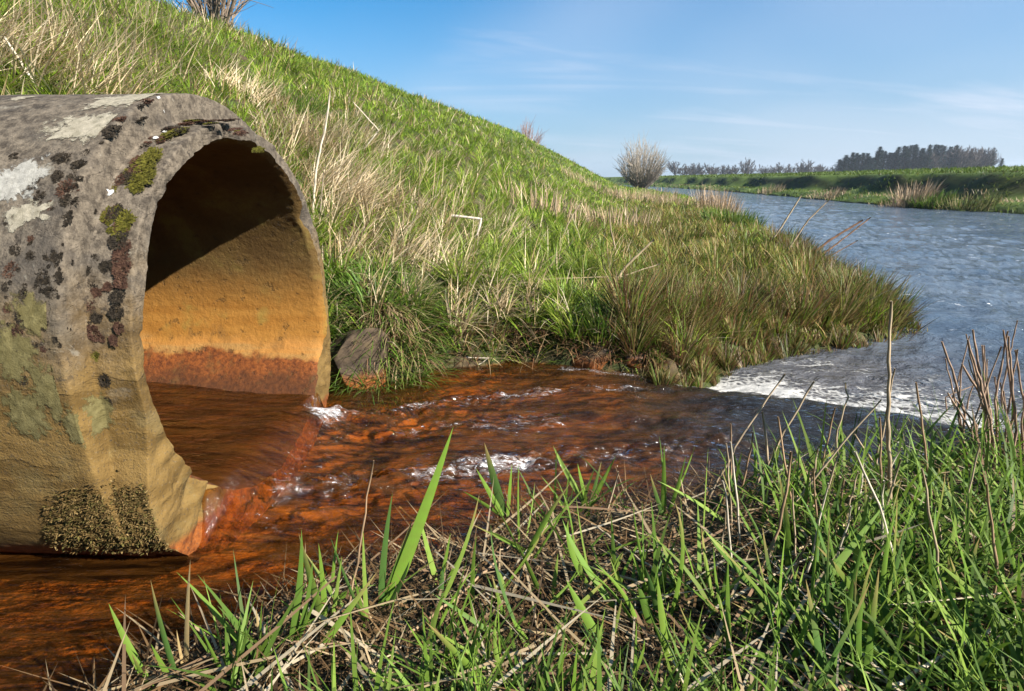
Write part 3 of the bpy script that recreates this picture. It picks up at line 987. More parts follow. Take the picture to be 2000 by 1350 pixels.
def stone(px, py, wpx, hpx, dep, seed, label, z=0.0, rot=0):
    dr = ray(px, py + hpx * .5)
    p = CAM + dr * ((z - .9) / dr[2])
    w_, h_ = wpx / F * p[1], hpx / F * p[1]
    bm = bmesh.new()
    bmesh.ops.create_icosphere(bm, subdivisions=4, radius=1)
    rs_ = np.random.default_rng(seed)
    pl = rs_.normal(size=(11, 3))
    pl /= np.linalg.norm(pl, axis=1)[:, None]
    cut = rs_.uniform(.45, .85, 11)
    Q = np.array([tuple(v.co) for v in bm.verts])
    for nn, dd in zip(pl, cut):
        k = np.clip(Q @ nn - dd, 0, None)
        Q = Q - nn[None] * k[:, None] * .92
    Q = Q * (1 + .09 * fbm(Q[:, 0] * 1.8 + seed, Q[:, 1] * 1.8, Q[:, 2] * 1.8, 3) + .025 * fbm(Q[:, 0] * 9 + seed, Q[:, 1] * 9, Q[:, 2] * 9, 2))[:, None]
    for v, q in zip(bm.verts, Q):
        v.co = Vector((q[0] * w_ * .56, q[1] * dep * .5, q[2] * h_ * .75))
    for f in bm.faces:
        f.smooth = True
    me = bpy.data.meshes.new('stone')
    bm.to_mesh(me)
    bm.free()
    me.materials.append(M_STONE)
    o = add('stone', me, loc=(p[0], p[1] + dep * .12, z + h_ * .35))
    o.rotation_euler = (0, 0, rot)
    return tag(o, label, 'stone', 'stones at the foot of the bank')


stone(695, 690, 150, 120, .26, 3, 'big wedge-shaped wet stone right beside the pipe mouth, under the hanging grass')
stone(640, 700, 60, 90, .2, 8, 'dark stone wedged against the right edge of the pipe')
stone(897, 672, 58, 42, .13, 12, 'small square grey-brown stone alone at the water edge in mid bank', .03)
stone(1165, 697, 95, 44, .15, 21, 'flat grey wet stone, left of the pair by the rushing water', .0)
stone(1250, 692, 85, 54, .15, 34, 'rounded dark brown wet stone, right of the pair by the rushing water', .0)
stone(1215, 588, 75, 60, .2, 41, 'mossy stone half buried in grass below the broken reed', .16)
stone(1140, 555, 50, 36, .14, 47, 'small mossy stone in grass left of the broken reed', .16)
stone(415, 985, 26, 16, .05, 50, 'tiny dark pebble in the water at the tip of the pipe foot', 0)

# ------------------------------------------------------------------ grass (stuff)
GREEN = np.array([(.170, .280, .022), (.220, .315, .032), (.115, .210, .020), (.260, .315, .050)])
DRY = np.array([(.54, .42, .25), (.44, .33, .18), (.62, .51, .34), (.32, .22, .11)])
OLIVE = np.array([(.150, .190, .028), (.110, .150, .022), (.24, .24, .060), (.28, .20, .08), (.12, .195, .026), (.34, .27, .13)])


def pick(pal, n, lo=.75, hi=1.25):
    return pal[R.integers(0, len(pal), n)] * R.uniform(lo, hi, (n, 1))


def sample_polar(n, a0, a1, r0, r1, pw=0.0):
    a = np.radians(R.uniform(a0, a1, n))
    if pw:
        q = R.uniform(0, 1, n)
        r = (r0 ** -pw + q * (r1 ** -pw - r0 ** -pw)) ** (-1 / pw)
    else:
        r = np.exp(R.uniform(math.log(r0), math.log(r1), n))
    return r * np.sin(a), r * np.cos(a), r


def dryness(x, y):
    d, L = dl(x, y)
    n = fbm(x * .9, y * .9, 11, 3) + .7 * fbm(x * 2.6, y * 2.6, 12, 3)
    near = np.exp(-((x + .75) ** 2 + (y - 3.9) ** 2) / 1.1)
    near2 = np.exp(-((L - 3.2) ** 2) / 2.0) * (np.abs(d - 3.2) < 4)
    return n + .75 * near + .14 * near2 - .26


def tufts(x, y, cell, pull=.45, seed=0):
    """gather points into tufts -> x, y, outward azimuth, per-tuft random numbers, distance from the tuft's centre"""
    ix, iy = np.floor(x / cell).astype(np.int64), np.floor(y / cell).astype(np.int64)
    cx = (ix + .2 + .6 * _h(ix, iy, ix * 0 + 11 + seed)) * cell
    cy = (iy + .2 + .6 * _h(ix, iy, ix * 0 + 23 + seed)) * cell
    r1, r2 = _h(ix, iy, ix * 0 + 37 + seed), _h(ix, iy, ix * 0 + 53 + seed)
    nx, ny = cx + (x - cx) * (1 - pull), cy + (y - cy) * (1 - pull)
    return nx, ny, np.arctan2(ny - cy, nx - cx), r1, r2, np.hypot(nx - cx, ny - cy) / cell


def make_stuff(name, parts, mat, label, cat):
    V, F_, C = join(parts)
    return tag(mesh_np(name, V, F_, mat, cols=C), label, cat, kind='stuff')


# bank and dike: short green turf with straw matted through it
x, y, r = sample_polar(250000, -50, 34, 2.3, 75)
d, L = dl(x, y)
wd_ = water_dist(x, y)
u = (x - PC[0]) * PA[0] + (y - PC[1]) * PA[1]
v = (x - PC[0]) * PH[0] + (y - PC[1]) * PH[1]
far_side = (y > 2.3) & ~((np.abs(v) < .66) & (u < .02))
ok = (wd_ > .02) & far_side & (L < np.interp(d, B_D, B_V) + 11)
x, y, r, d, L, wd_ = [q[ok] for q in (x, y, r, d, L, wd_)]
cell = np.where(r < 6, .19, np.where(r < 14, .34, .5))
x, y, taz, tr1, tr2, tq = tufts(x, y, cell, np.where(r < 9, .42, .22))
z = ground(x, y)
dr_ = dryness(x, y) + .9 * (tr2 - .5)
rz = np.exp(-((L + .7) / 1.1) ** 2) * sstep(.2, 1.4, x) * sstep(30, 9, r)          # rushes on the berm towards the river
isr = (R.uniform(0, 1, len(x)) < rz * 1.25) & ((tr1 > .12) | (R.uniform(0, 1, len(x)) < .3))
isd = (R.uniform(0, 1, len(x)) < np.clip(.10 + .64 * dr_, .03, .9)) & ~isr
tall = (.55 + .5 * vn(x * 1.7, y * 1.7, 3) + .3 * vn(x * 4.5, y * 4.5, 6) ** 2) * (.55 + .85 * tr1)
parts = []
i = ~isr & ~isd
n = i.sum()
c = pick(GREEN, n, .7, 1.35) * ((.8 + .45 * vn(x[i] * 1.2, y[i] * 1.2, 5)) * (.72 + .5 * tr2[i]))[:, None]
parts.append(blades(np.stack([x, y, z - .005], 1)[i], R.uniform(.07, .24, n) * tall[i], .0042 + .00095 * r[i], taz[i] + R.normal(0, .8, n), R.uniform(.0, .35, n) + 1.1 * tq[i], R.uniform(.2, 1.3, n), c,
                    tipc=c * np.array([1.25, 1.12, 1.2])))
make_stuff('bank_grass', parts, M_GRASS, 'green grass covering the dike slope and bank', 'grass')
i = isd
n = i.sum()
c = pick(DRY, n, .6, 1.2)
down = np.arctan2(-SA - .2, CA)                      # straw lies mostly downslope
parts = [blades(np.stack([x, y, z + R.uniform(0, .03, len(x))], 1)[i], R.uniform(.10, .34, n) * tall[i], .0030 + .0008 * r[i], R.normal(-.35, 1.3, n), R.uniform(.25, 1.45, n), R.uniform(-.1, .9, n), c)]
make_stuff('bank_straw', parts, M_STRAW, 'dry pale straw matted through the grass of the dike', 'dry grass')
i = isr
n = i.sum()
c = pick(OLIVE, n, .6, 1.3) * (.65 + .7 * tr2[i])[:, None]
parts = [blades(np.stack([x, y, z - .005], 1)[i], R.uniform(.06, .25, n) * (.35 + 1.15 * tr1[i]), .0045 + .0010 * r[i], taz[i] + R.normal(0, .9, n), R.uniform(.0, .4, n) + .9 * tq[i], R.uniform(.0, .8, n), c,
                tipc=c * np.array([1.2, .95, .8]))]
# thick fringe along the water's edge
fx_, fy_ = [], []
for k in range(len(POLY)):
    pass
x2, y2, r2 = sample_polar(150000, 2, 40, 2.4, 9)
w2 = water_dist(x2, y2)
k2 = (w2 > -.09) & (w2 < .42) & (y2 > 2.5) & (x2 > .55)
x2, y2, r2, w2 = x2[k2], y2[k2], r2[k2], w2[k2]
x2, y2, ta2, t1, t2, tq2 = tufts(x2, y2, .11, .45, 5)
n = len(x2)
c = (.6 + .7 * t2)[:, None] * pick(np.vstack([OLIVE, [(.22, .115, .05), (.15, .075, .035), (.24, .15, .07), (.13, .07, .03)]]), n, .6, 1.2)
parts.append(blades(np.stack([x2, y2, np.maximum(ground(x2, y2), -.12) - .01], 1), R.uniform(.10, .30, n) * (.5 + .5 * sstep(-.08, .2, w2)) * (.4 + 1.0 * t1), .0045 + .0008 * r2, ta2 + R.normal(0, .8, n), R.uniform(0, .35, n) + .9 * tq2, R.uniform(0, .8, n), c))
make_stuff('rushes', parts, M_GRASS, 'olive and brown rushes on the low point between stream and river', 'rushes')
print('rushes', n, len(isr), isr.sum(), isd.sum())

# herbs and moss close to the stream edge
x, y, r = sample_polar(90000, -22, 16, 2.4, 5.5)
w2 = water_dist(x, y)
k2 = (w2 > .02) & (w2 < 1.4) & (y > 2.45) & (x > -.75)
x, y, r = x[k2], y[k2], r[k2]
n = len(x)
c = pick(np.array([(.075, .13, .016), (.10, .15, .02), (.12, .115, .03), (.05, .085, .014)]), n, .6, 1.2)
make_stuff('bank_herbs', [blades(np.stack([x, y, ground(x, y)], 1), R.uniform(.015, .07, n), R.uniform(.006, .013, n), R.uniform(0, 6.3, n), R.uniform(.2, 1.3, n), R.uniform(.3, 1.2, n), c)], M_GRASS,
           'low green herbs and moss above the stream edge', 'herbs')
# roots and dead blades hanging at the waterline of the far edge
x, y, r = sample_polar(14000, -20, 16, 2.3, 3.4)
w2 = water_dist(x, y)
k2 = (w2 > -.015) & (w2 < .12) & (y > 2.4) & (x > -.72)
x, y, r = x[k2], y[k2], r[k2]
n = len(x)
c = pick(np.array([(.20, .10, .05), (.13, .06, .03), (.28, .19, .09), (.07, .045, .025)]), n, .6, 1.2)
make_stuff('edge_litter', [blades(np.stack([x, y, ground(x, y) + .01], 1), R.uniform(.05, .15, n), R.uniform(.003, .006, n), R.normal(-1.5, .9, n), R.uniform(.7, 1.9, n), R.uniform(0, .8, n), c)], M_STRAW,
           'rusty dead blades and roots along the far stream edge', 'litter')

# far bank turf
x, y, r = sample_polar(60000, 8, 50, 14, 140)
d, L = dl(x, y)
s2 = np.interp(d, RE_D, RE_V) - L
ok = (s2 > .1) & (s2 < 14)
x, y, r, s2 = x[ok], y[ok], r[ok], s2[ok]
n = len(x)
z = ground(x, y)
sl = np.clip(1 - np.abs(s2 - 3.0) / 1.2, 0, 1) * (fbm(x * .4, y * .4, 2, 3) > -.25)
c = pick(np.array([(.070, .120, .018), (.095, .150, .022), (.120, .155, .034)]), n) * (1 - sl[:, None]) + sl[:, None] * pick(np.array([(.060, .048, .022), (.034, .028, .015), (.040, .048, .014)]), n)  # scarp blades darker: shade of the slope put into their colour
dz = (fbm(x * .5, y * .5, 8, 3) > .28) & (s2 < 2.2)
c = np.where(dz[:, None], pick(DRY, n, .6, .9), c)
make_stuff('far_bank_grass', [blades(np.stack([x, y, z - .02], 1), R.uniform(.08, .26, n) * (1 - .75 * sl), .003 + .0012 * r, R.uniform(0, 6.3, n), R.uniform(.1, .8, n), R.uniform(.2, 1, n), c)], M_GRASS,
           'green and brown grass on the far river bank', 'grass')

# ------------------------------------------------------------------ near bank litter and grass (stuff)
def near_pts(n, r0=.35, r1=4.5, a0=-62, a1=62):
    x, y, r = sample_polar(n, a0, a1, r0, r1)
    w2 = water_dist(x, y)
    k2 = (w2 > .0) & (y < 2.6 + .0 * x) & ((y < 1.3 + .55 * np.clip(x, 0, 9)) & (y > .12)) & (r > .42) & (x > -.60)
    return x[k2], y[k2], r[k2], w2[k2]


x, y, r, w2 = near_pts(30000)
k2 = w2 > .07 + .06 * fbm(x * 6, y * 6, 2, 2)
x, y, r, w2 = x[k2], y[k2], r[k2], w2[k2]
n = len(x)
z = ground(x, y)
c = pick(np.array([(.13, .075, .034), (.07, .040, .020), (.34, .25, .14), (.035, .020, .012), (.17, .10, .045)]), n, .45, 1.15)
make_stuff('straw_litter', [blades(np.stack([x, y, z + R.uniform(-.005, .028, n)], 1), R.uniform(.05, .19, n), R.uniform(.002, .0058, n), R.uniform(0, 6.3, n), R.normal(1.53, .13, n), R.uniform(-.2, .25, n), c)], M_STRAW,
           'tangled brown straw litter on the near bank', 'litter')
x, y, r, w2 = near_pts(46000)
q = fbm(x * 3, y * 3, 21, 3) + .5 * sstep(.4, 1.5, x)
k2 = (q > -.12) & (R.uniform(0, 1, len(x)) < .40)
x, y, r = x[k2], y[k2], r[k2]
n = len(x)
c = pick(np.array([(.085, .155, .018), (.125, .215, .024), (.165, .250, .034), (.065, .125, .018)]), n, .65, 1.2)
make_stuff('near_bank_grass', [blades(np.stack([x, y, ground(x, y)], 1), R.uniform(.05, .26, n) * (.75 + .35 * sstep(.2, .9, x)), R.uniform(.003, .0088, n), R.uniform(0, 6.3, n), R.uniform(.05, 1.1, n), R.uniform(0, 1.1, n), c, K=5)], M_LEAF,
           'thin green grass growing through the straw of the near bank', 'grass')

x, y, r, w2 = near_pts(950)
k2 = w2 > .12
x, y = x[k2], y[k2]
n = len(x)
c = pick(np.array([(.46, .35, .21), (.38, .28, .16), (.52, .43, .29), (.26, .16, .09)]), n, .6, 1.1)
make_stuff('pale_straw', [blades(np.stack([x, y, ground(x, y) + R.uniform(.01, .06, n)], 1), R.uniform(.10, .34, n), R.uniform(.003, .0075, n), R.normal(-.2, 1.2, n), R.normal(1.5, .16, n), R.uniform(-.2, .2, n), c, K=5)], M_STRAW,
           'pale broken straws scattered over the litter of the near bank', 'straw')

# ------------------------------------------------------------------ tussocks and reed clumps (things)
def clump(name, label, cat, group, px, py, n, rad, h, wd, pal, mat, lean=(.1, .9), curve=(.2, 1.2), az=None, spread=1.0, gpos=None):
    p = on_ground(px, py) if gpos is None else np.array([gpos[0], gpos[1], float(ground(gpos[0], gpos[1]))])
    th = R.uniform(0, 6.3, n)
    q = rad * np.sqrt(R.uniform(0, 1, n))
    bx, by = p[0] + q * np.cos(th), p[1] + q * np.sin(th)
    bz = ground(bx, by) - .01
    a = (th + R.normal(0, .6, n)) if az is None else R.normal(az, spread, n)
    c = pick(pal, n, .7, 1.25)
    V, F_, C = blades(np.stack([bx, by, bz], 1), R.uniform(h * .55, h, n), R.uniform(wd * .7, wd * 1.2, n), a, R.uniform(*lean, n), R.uniform(*curve, n), c, K=5)
    o = mesh_np(name, V, F_, mat, cols=C, loc=p)
    return tag(o, label, cat, group)


G2 = np.array([(.090, .185, .020), (.120, .215, .026), (.070, .140, .020), (.16, .20, .05)])
clump('grass_tussock', 'lush bright green grass tussock hanging over the stones beside the pipe', 'tussock', 'grass tussocks', 735, 600, 1500, .24, .30, .006, G2, M_GRASS, (.1, 1.0), (.6, 2.0))
clump('grass_tussock', 'fringe of pink-brown dead blades hanging under the bright tussock', 'tussock', 'grass tussocks', 770, 655, 420, .13, .26, .0045,
      np.array([(.24, .14, .08), (.32, .24, .13), (.13, .17, .03)]), M_STRAW, (.8, 1.5), (.6, 1.6), -1.3, .7)
clump('grass_tussock', 'small upright green tuft standing over the pair of wet stones', 'tussock', 'grass tussocks', 1185, 650, 150, .09, .24, .007, G2 * .85, M_GRASS, (.02, .45), (.1, .7))
clump('grass_tussock', 'bright green tuft behind the pipe rim, near the leaning pale stalks', 'tussock', 'grass tussocks', 570, 210, 420, .35, .32, .008, G2, M_GRASS, (.05, .7), (.2, 1.2))
clump('grass_tussock', 'fresh green tuft at the river edge, tallest of the berm', 'tussock', 'grass tussocks', 1545, 475, 420, .28, .42, .012, G2 * .8, M_GRASS, (.02, .5), (.1, .8))
clump('grass_tussock', 'fresh green tuft left of the tall one at the river edge', 'tussock', 'grass tussocks', 1430, 440, 420, .5, .38, .015, G2 * .85, M_GRASS, (.02, .5), (.1, .8))
clump('rush_tussock', 'dark olive rush tussock on the very tip of the point', 'tussock', 'rush tussocks', 1690, 610, 420, .22, .36, .008, OLIVE * .8, M_GRASS, (.02, .6), (.1, .7))
clump('rush_tussock', 'brown dead rush tuft leaning out over the river at the tip', 'tussock', 'rush tussocks', 1745, 640, 150, .12, .26, .007, np.array([(.16, .09, .05), (.10, .07, .03), (.12, .11, .03)]), M_STRAW, (.3, 1.2), (.1, .6), -.1, .7)
STRAWP = np.array([(.60, .47, .29), (.50, .38, .22), (.68, .56, .38)])
for px, py, n, rad, h, az, lab in [
        (660, 390, 420, .22, .55, .35, 'large sheaf of pale straw fanning right beside the pipe rim'),
        (610, 290, 300, .25, .50, -.9, 'pale straw tussock combed downhill above the straw sheaf'),
        (700, 290, 260, .35, .50, .2, 'loose pale straw tussock upslope of the straw sheaf'),
        (470, 185, 260, .25, .42, 1.2, 'straw tussock just behind the top of the pipe'),
        (90, 150, 520, .45, .6, .1, 'thick straw mat at the upper left behind the pipe'),
        (200, 100, 260, .5, .55, -.6, 'straw tussock on the upper left slope'),
        (330, 75, 260, .7, .6, -.5, 'straw tussock high on the slope near the bare bush'),
        (830, 520, 240, .22, .36, .3, 'flattened straw patch right of the green tussock'),
        (980, 470, 180, .3, .32, .2, 'straw patch below the bent white stalk'),
        (870, 330, 170, .5, .4, 0, 'straw patch in the middle of the green slope')]:
    clump('straw_tussock', lab, 'tussock', 'straw tussocks on the dike', px, py, n, rad, h, .007, STRAWP, M_STRAW, (.5, 1.35), (.0, .7), az, .75)
REED = np.array([(.44, .31, .20), (.36, .25, .15), (.50, .38, .26)])
for px, py, n, rad, h, lab in [
        (1255, 395, 420, 1.2, .6, 'pale dry reeds at the foot of the dike below the willow'),
        (1160, 370, 240, 1.2, .45, 'dry grass patch on the lower slope left of the willow reeds'),
        (1405, 414, 480, .7, .75, 'tallest pale dry reed clump standing at the river edge'),
        (1310, 402, 160, .6, .4, 'low dry reeds between the two larger pale clumps'),
        (1470, 425, 140, .5, .5, 'thin dry reeds right of the tall pale clump'),
        (1200, 440, 200, .7, .42, 'short tan grass in mid berm'),
        (1060, 420, 160, .6, .42, 'short tan grass on the toe of the slope')]:
    clump('dry_reed_clump', lab, 'reeds', 'dry reed clumps along the berm', px, py, n, rad, h, .012, REED, M_STRAW, (.02, .5), (-.1, .4))
for px, py, n, rad, h, pal, mat, lab in [
        (1770, 402, 360, .75, 1.0, REED * .85, M_STRAW, 'pinkish dry brush on the far river bank'),
        (1812, 403, 700, .7, .5, G2 * .8, M_GRASS, 'low rounded green mound at the far water edge'),
        (1725, 398, 200, .35, .3, G2 * .7, M_GRASS, 'small dark green mound left of the far dry brush'),
        (1880, 408, 320, .9, .5, np.array([(.16, .13, .06), (.10, .11, .03)]), M_STRAW, 'low brown scrub right of the far green mound'),
        (1600, 392, 260, 1.2, .5, REED * .6, M_STRAW, 'brown reeds along the far bank, left of the dry brush'),
        (1490, 380, 260, 1.4, .6, REED * .7, M_STRAW, 'thin tan reeds along the far bank in the distance')]:
    clump('far_bank_clump', lab, 'scrub', 'clumps along the far bank', px, py, n, rad, h, .025, pal, mat, (.02, .8), (0, .6))

# ------------------------------------------------------------------ stalks and shoots (things)
def bez(a, b, c, n):
    t = np.linspace(0, 1, n)[:, None]
    return (1 - t) ** 2 * a + 2 * t * (1 - t) * b + t ** 2 * c


def stalk_pts(pix, lean=0.0):
    """pixel way-points, base first -> points standing on the ground there"""
    b = on_ground(*pix[0])
    b[2] -= .02
    P_ = [b]
    for k, q in enumerate(pix[1:]):
        P_.append(at_depth(q[0], q[1], b[1] + lean * (k + 1) / (len(pix) - 1)))
    return np.array(P_)


def dry_stalk(pix, wpx, label, group, c=(.44, .33, .20), lean=0.0, name='dry_stalk', cut=True, cat='stalk'):
    W = stalk_pts(pix, lean)
    pts = [W[0]]
    for a, b in zip(W[:-1], W[1:]):
        m = max(3, int(np.linalg.norm(b - a) / .03))
        for k in range(1, m + 1):
            pts.append(a + (b - a) * k / m)
    pts = np.array(pts)
    n = len(pts)
    ln = np.cumsum(np.r_[0, np.linalg.norm(np.diff(pts, axis=0), axis=1)])
    pts[1:-1] += R.normal(0, .0011, (n - 2, 3))
    bow = np.sin(np.pi * ln / ln[-1]) * R.normal(0, .012) * ln[-1]
    pts[:, 0] += bow
    rad = wpx / F * W[0][1] * .5 * (1 - .45 * ln / ln[-1])
    node = (np.abs((ln / .085) % 1 - .5) < .16) & (np.arange(n) > 1)
    rad = rad * np.where(node, 1.22, 1)
    cc = np.array(c)[None] * R.uniform(.8, 1.15, (n, 1)) * np.where(node, .7, 1)[:, None]
    V, F_, C = tube(pts, rad, 6, cc)
    o = mesh_np(name, V, F_, M_STRAW, cols=C, loc=W[0])
    return tag(o, label, cat, group)


MARKS = [(815, 1000, 'the biggest green leaf'), (1155, 1110, 'the lying pale straw'), (1620, 1110, 'the long leaf slanting right'), (1742, 880, 'the tallest vertical stalk'),
         (1950, 870, 'the brown thicket'), (1870, 1275, 'the thick slanting pale stalk'), (1610, 1310, 'the thick cut stubs'), (1290, 1220, 'the twisted bright leaf'),
         (870, 1290, 'the low leaves pointing left'), (1480, 900, 'the leaning stalks by dark water'), (620, 1140, 'the broad-leaved shoot at the stream edge'), (1930, 1080, 'the stout brown stalk'),
         (1060, 960, 'the pale and brown wisps'), (1240, 1085, 'the straight pale slanting stalk')]


def where(px, py):
    m = min(MARKS, key=lambda q: (q[0] - px) ** 2 + (q[1] - py) ** 2)
    dx, dy = px - m[0], py - m[1]
    rel = ('right of' if dx > 0 else 'left of') if abs(dx) > abs(dy) else ('below' if dy > 0 else 'above')
    return rel + ' ' + m[2]


NB = 'dry stalks standing on the near bank'
TAN, BRN, PALE = (.50, .38, .25), (.36, .235, .14), (.66, .57, .44)
LST = [
    ([(1745, 1010), (1742, 760), (1741, 588)], 9, 'tallest dry stalk, straight and vertical, in front of the white foam', TAN),
    ([(1372, 985), (1452, 850), (1533, 731)], 6, 'long thin stalk leaning right, its tip just left of the foam', TAN),
    ([(1453, 978), (1520, 870), (1590, 745)], 7, 'long stalk leaning right, its tip on the white foam', TAN),
    ([(1600, 998), (1633, 889), (1632, 840), (1655, 775), (1651, 747)], 5, 'kinked thin stalk between the leaning ones and the tallest stalk', TAN),
    ([(1595, 975), (1612, 880), (1631, 796)], 5, 'short thin stalk just left of the kinked one', BRN),
    ([(1428, 1000), (1429, 900), (1427, 828)], 5, 'short upright stalk over dark water, left of the leaning stalks', BRN),
    ([(1442, 985), (1471, 844)], 5, 'short stalk leaning right beside the short upright one', BRN),
    ([(1452, 1175), (1517, 1030), (1545, 882)], 8, 'thick long stalk rising from the middle of the litter', BRN),
    ([(1510, 1020), (1640, 870), (1721, 781)], 6, 'long stalk leaning far right across the kinked one', TAN),
    ([(1708, 925), (1730, 830), (1748, 720)], 5, 'slim stalk crossing behind the tallest vertical one', TAN),
    ([(1830, 1005), (1805, 870), (1789, 747)], 6, 'stalk leaning left, right of the tallest vertical one', BRN),
    ([(1748, 945), (1669, 848)], 5, 'thin stalk leaning left beneath the foam', TAN),
    ([(1792, 1190), (1720, 985), (1670, 882)], 7, 'long pale stalk leaning left through the right grass', PALE),
    ([(1850, 1200), (1828, 1040), (1800, 915)], 7, 'grey-brown stalk leaning left in the right grass', TAN),
    ([(1942, 1210), (1945, 1100), (1927, 945)], 8, 'stout brown stalk upright in the right grass', BRN),
    ([(1930, 900), (1928, 738)], 6, 'upright stalk in the brown thicket at the right edge', TAN),
    ([(1020, 1000), (1014, 940), (1014, 890)], 4, 'short brown wisp at the water, over the middle of the stream', BRN),
    ([(1000, 1010), (1003, 925)], 4, 'pale wisp beside the short brown one at mid stream', PALE),
    ([(1180, 1020), (1208, 921)], 5, 'tan wisp leaning right at the water in mid frame', TAN),
    ([(668, 1215), (700, 1100), (730, 900)], 6, 'tall brown stalk leaning right next to the biggest green leaf', BRN),
    ([(690, 1175), (712, 1090)], 4, 'short brown stalk beside the tall brown one at the left', BRN),
]
for pix, wpx, lab, c in LST:
    dry_stalk(pix, wpx, lab, NB, c)
# the thicket at the right edge: alike stalks
for k in range(44):
    bx = random.uniform(1865, 2050)
    by = random.uniform(860, 930)
    dry_stalk([(bx, by), (bx + random.gauss(0, 16), by - random.uniform(60, 110)), (bx + random.gauss(4, 32), by - random.uniform(130, 260))], random.uniform(3.5, 6.5),
              'one of the thin brown stalks crowded at the right edge beside the river', 'thicket of brown stalks at the right edge', (.40, .27, .19))
for k in range(22):
    bx, by = random.uniform(1400, 1850), random.uniform(960, 1190)
    dx = random.gauss(22, 40)
    dry_stalk([(bx, by), (bx + dx * .5, by - random.uniform(50, 80)), (bx + dx, by - random.uniform(110, 230))], random.uniform(4, 7),
              'thin tan stalk %s, %s' % ('leaning right' if dx > 25 else 'leaning left' if dx < -8 else 'nearly upright', where(bx, by - 60)), NB, random.choice([TAN, BRN, PALE]))
LY = 'fallen stalks lying on the near bank'


def fallen(pix, wpx, label, c, lift=.04):
    P_ = []
    for q in pix:
        g = on_ground(*q)
        s_ = 1 - lift / max(.9 - g[2], .1)
        P_.append(CAM + (g - CAM) * s_)
    P_ = np.array(P_)
    pts = np.concatenate([P_[i] + (P_[i + 1] - P_[i]) * np.linspace(0, 1, 9)[:, None][(0 if i == 0 else 1):] for i in range(len(P_) - 1)])
    n = len(pts)
    pts = pts + R.normal(0, .0015, (n, 3))
    rad = wpx / F * pts[:, 1] * .5 * np.linspace(1, .75, n)
    cc = np.array(c)[None] * R.uniform(.82, 1.15, (n, 1))
    V, F_, C = tube(pts, rad, 7, cc)
    return tag(mesh_np('fallen_stalk', V, F_, M_STRAW, cols=C, loc=P_[0]), label, 'stalk', LY)


for pix, wpx, lab, c in [
        ([(1030, 1082), (1150, 1108), (1280, 1147)], 8, 'pale straw stalk lying across the middle of the near bank', (.52, .38, .20)),
        ([(995, 1228), (1070, 1240), (1155, 1264)], 9, 'stout pale stalk lying low at the centre bottom', (.52, .38, .20)),
        ([(1725, 1352), (1850, 1275), (2000, 1195)], 10, 'thick pale stalk slanting across the lower right corner', PALE),
        ([(1565, 1352), (1645, 1265)], 15, 'thick cut brown stub pointing right at the bottom edge', (.36, .25, .15)),
        ([(1640, 1352), (1688, 1290)], 16, 'short thick cut stub right of the brown one at the bottom', (.36, .25, .15)),
        ([(1320, 1345), (1390, 1252)], 10, 'brown cut stub left of the two thick stubs', (.33, .22, .13)),
        ([(1555, 1148), (1630, 1138), (1700, 1140), (1695, 1230)], 5, 'thin tan stalk bent at a right angle', TAN),
        ([(1155, 1025), (1240, 1085), (1315, 1140)], 6, 'straight pale stalk slanting down to the right in mid bank', (.55, .44, .28)),
        ([(1500, 1105), (1580, 1065), (1668, 1012)], 6, 'pale stalk slanting up to the right above the bent one', (.50, .38, .22)),
        ([(780, 992), (870, 1070), (980, 1162)], 6, 'pale stalk slanting down right beside the biggest green leaf', (.50, .38, .24)),
        ([(800, 1238), (900, 1160), (995, 1072)], 7, 'brown twig slanting up right, left of the centre', BRN),
        ([(465, 1262), (570, 1256), (690, 1256)], 6, 'brown twig lying level at the lower left', BRN),
        ([(700, 1350), (740, 1290), (790, 1262)], 5, 'tan twig at the bottom left of the litter', TAN),
        ([(1700, 1290), (1750, 1350)], 7, 'short white broken stalk in the lower right', PALE),
        ([(1130, 1075), (1000, 1065), (940, 1090)], 4, 'thin tan straw lying left of the centre', TAN),
        ([(1480, 985), (1580, 968), (1690, 970)], 5, 'pale flattened straw on the mat by the dark water', (.48, .36, .22)),
        ([(1500, 1000), (1600, 985), (1680, 988)], 5, 'lower of the pale straws on the mat by the dark water', (.44, .33, .2))]:
    fallen(pix, wpx, lab, c)

# leaves
def leaf_np(a, b, c, wmax, n=9, fold=.25, side=None):
    pts = bez(a, b, c, n)
    tg = np.gradient(pts, axis=0)
    tg /= np.linalg.norm(tg, axis=1)[:, None]
    s0 = np.array([1.0, .25, 0]) if side is None else side
    wv = s0[None] - (tg @ s0)[:, None] * tg
    wv /= np.linalg.norm(wv, axis=1)[:, None] + 1e-9
    nv = np.cross(tg, wv)
    t = np.linspace(0, 1, n)
    hw = .5 * wmax * np.clip(np.minimum(.55 + 2.2 * t, 1.0) * (1 - t ** 2.6), 0, 1)
    V = np.stack([pts - wv * hw[:, None] + nv * (fold * hw)[:, None], pts, pts + wv * hw[:, None] + nv * (fold * hw)[:, None]], 1).reshape(-1, 3)
    f = []
    for i in range(n - 1):
        k = 3 * i
        f += [(k, k + 1, k + 4, k + 3), (k + 1, k + 2, k + 5, k + 4)]
    return V, np.array(f), t


def leaf_obj(a, b, c, wmax, colr, parent, tip=None, side=None, fold=None):
    V, f, t = leaf_np(a, b, c, wmax, 9, random.uniform(.1, .45) if fold is None else fold, side)
    cc = np.array(colr)[None] * np.ones((len(t), 1))
    if tip is not None:
        k = sstep(.55, 1, t)[:, None]
        cc = cc * (1 - k) + np.array(tip)[None] * k
    o = mesh_np('leaf', V, [f], M_LEAF, cols=np.repeat(cc, 3, 0), loc=np.array(parent.location))
    o.location = (0, 0, 0)
    o.parent = parent
    return o


GL = [(.115, .205, .024), (.145, .245, .030), (.085, .165, .022), (.18, .27, .045), (.070, .145, .030)]
SH = 'green reed shoots on the near bank'


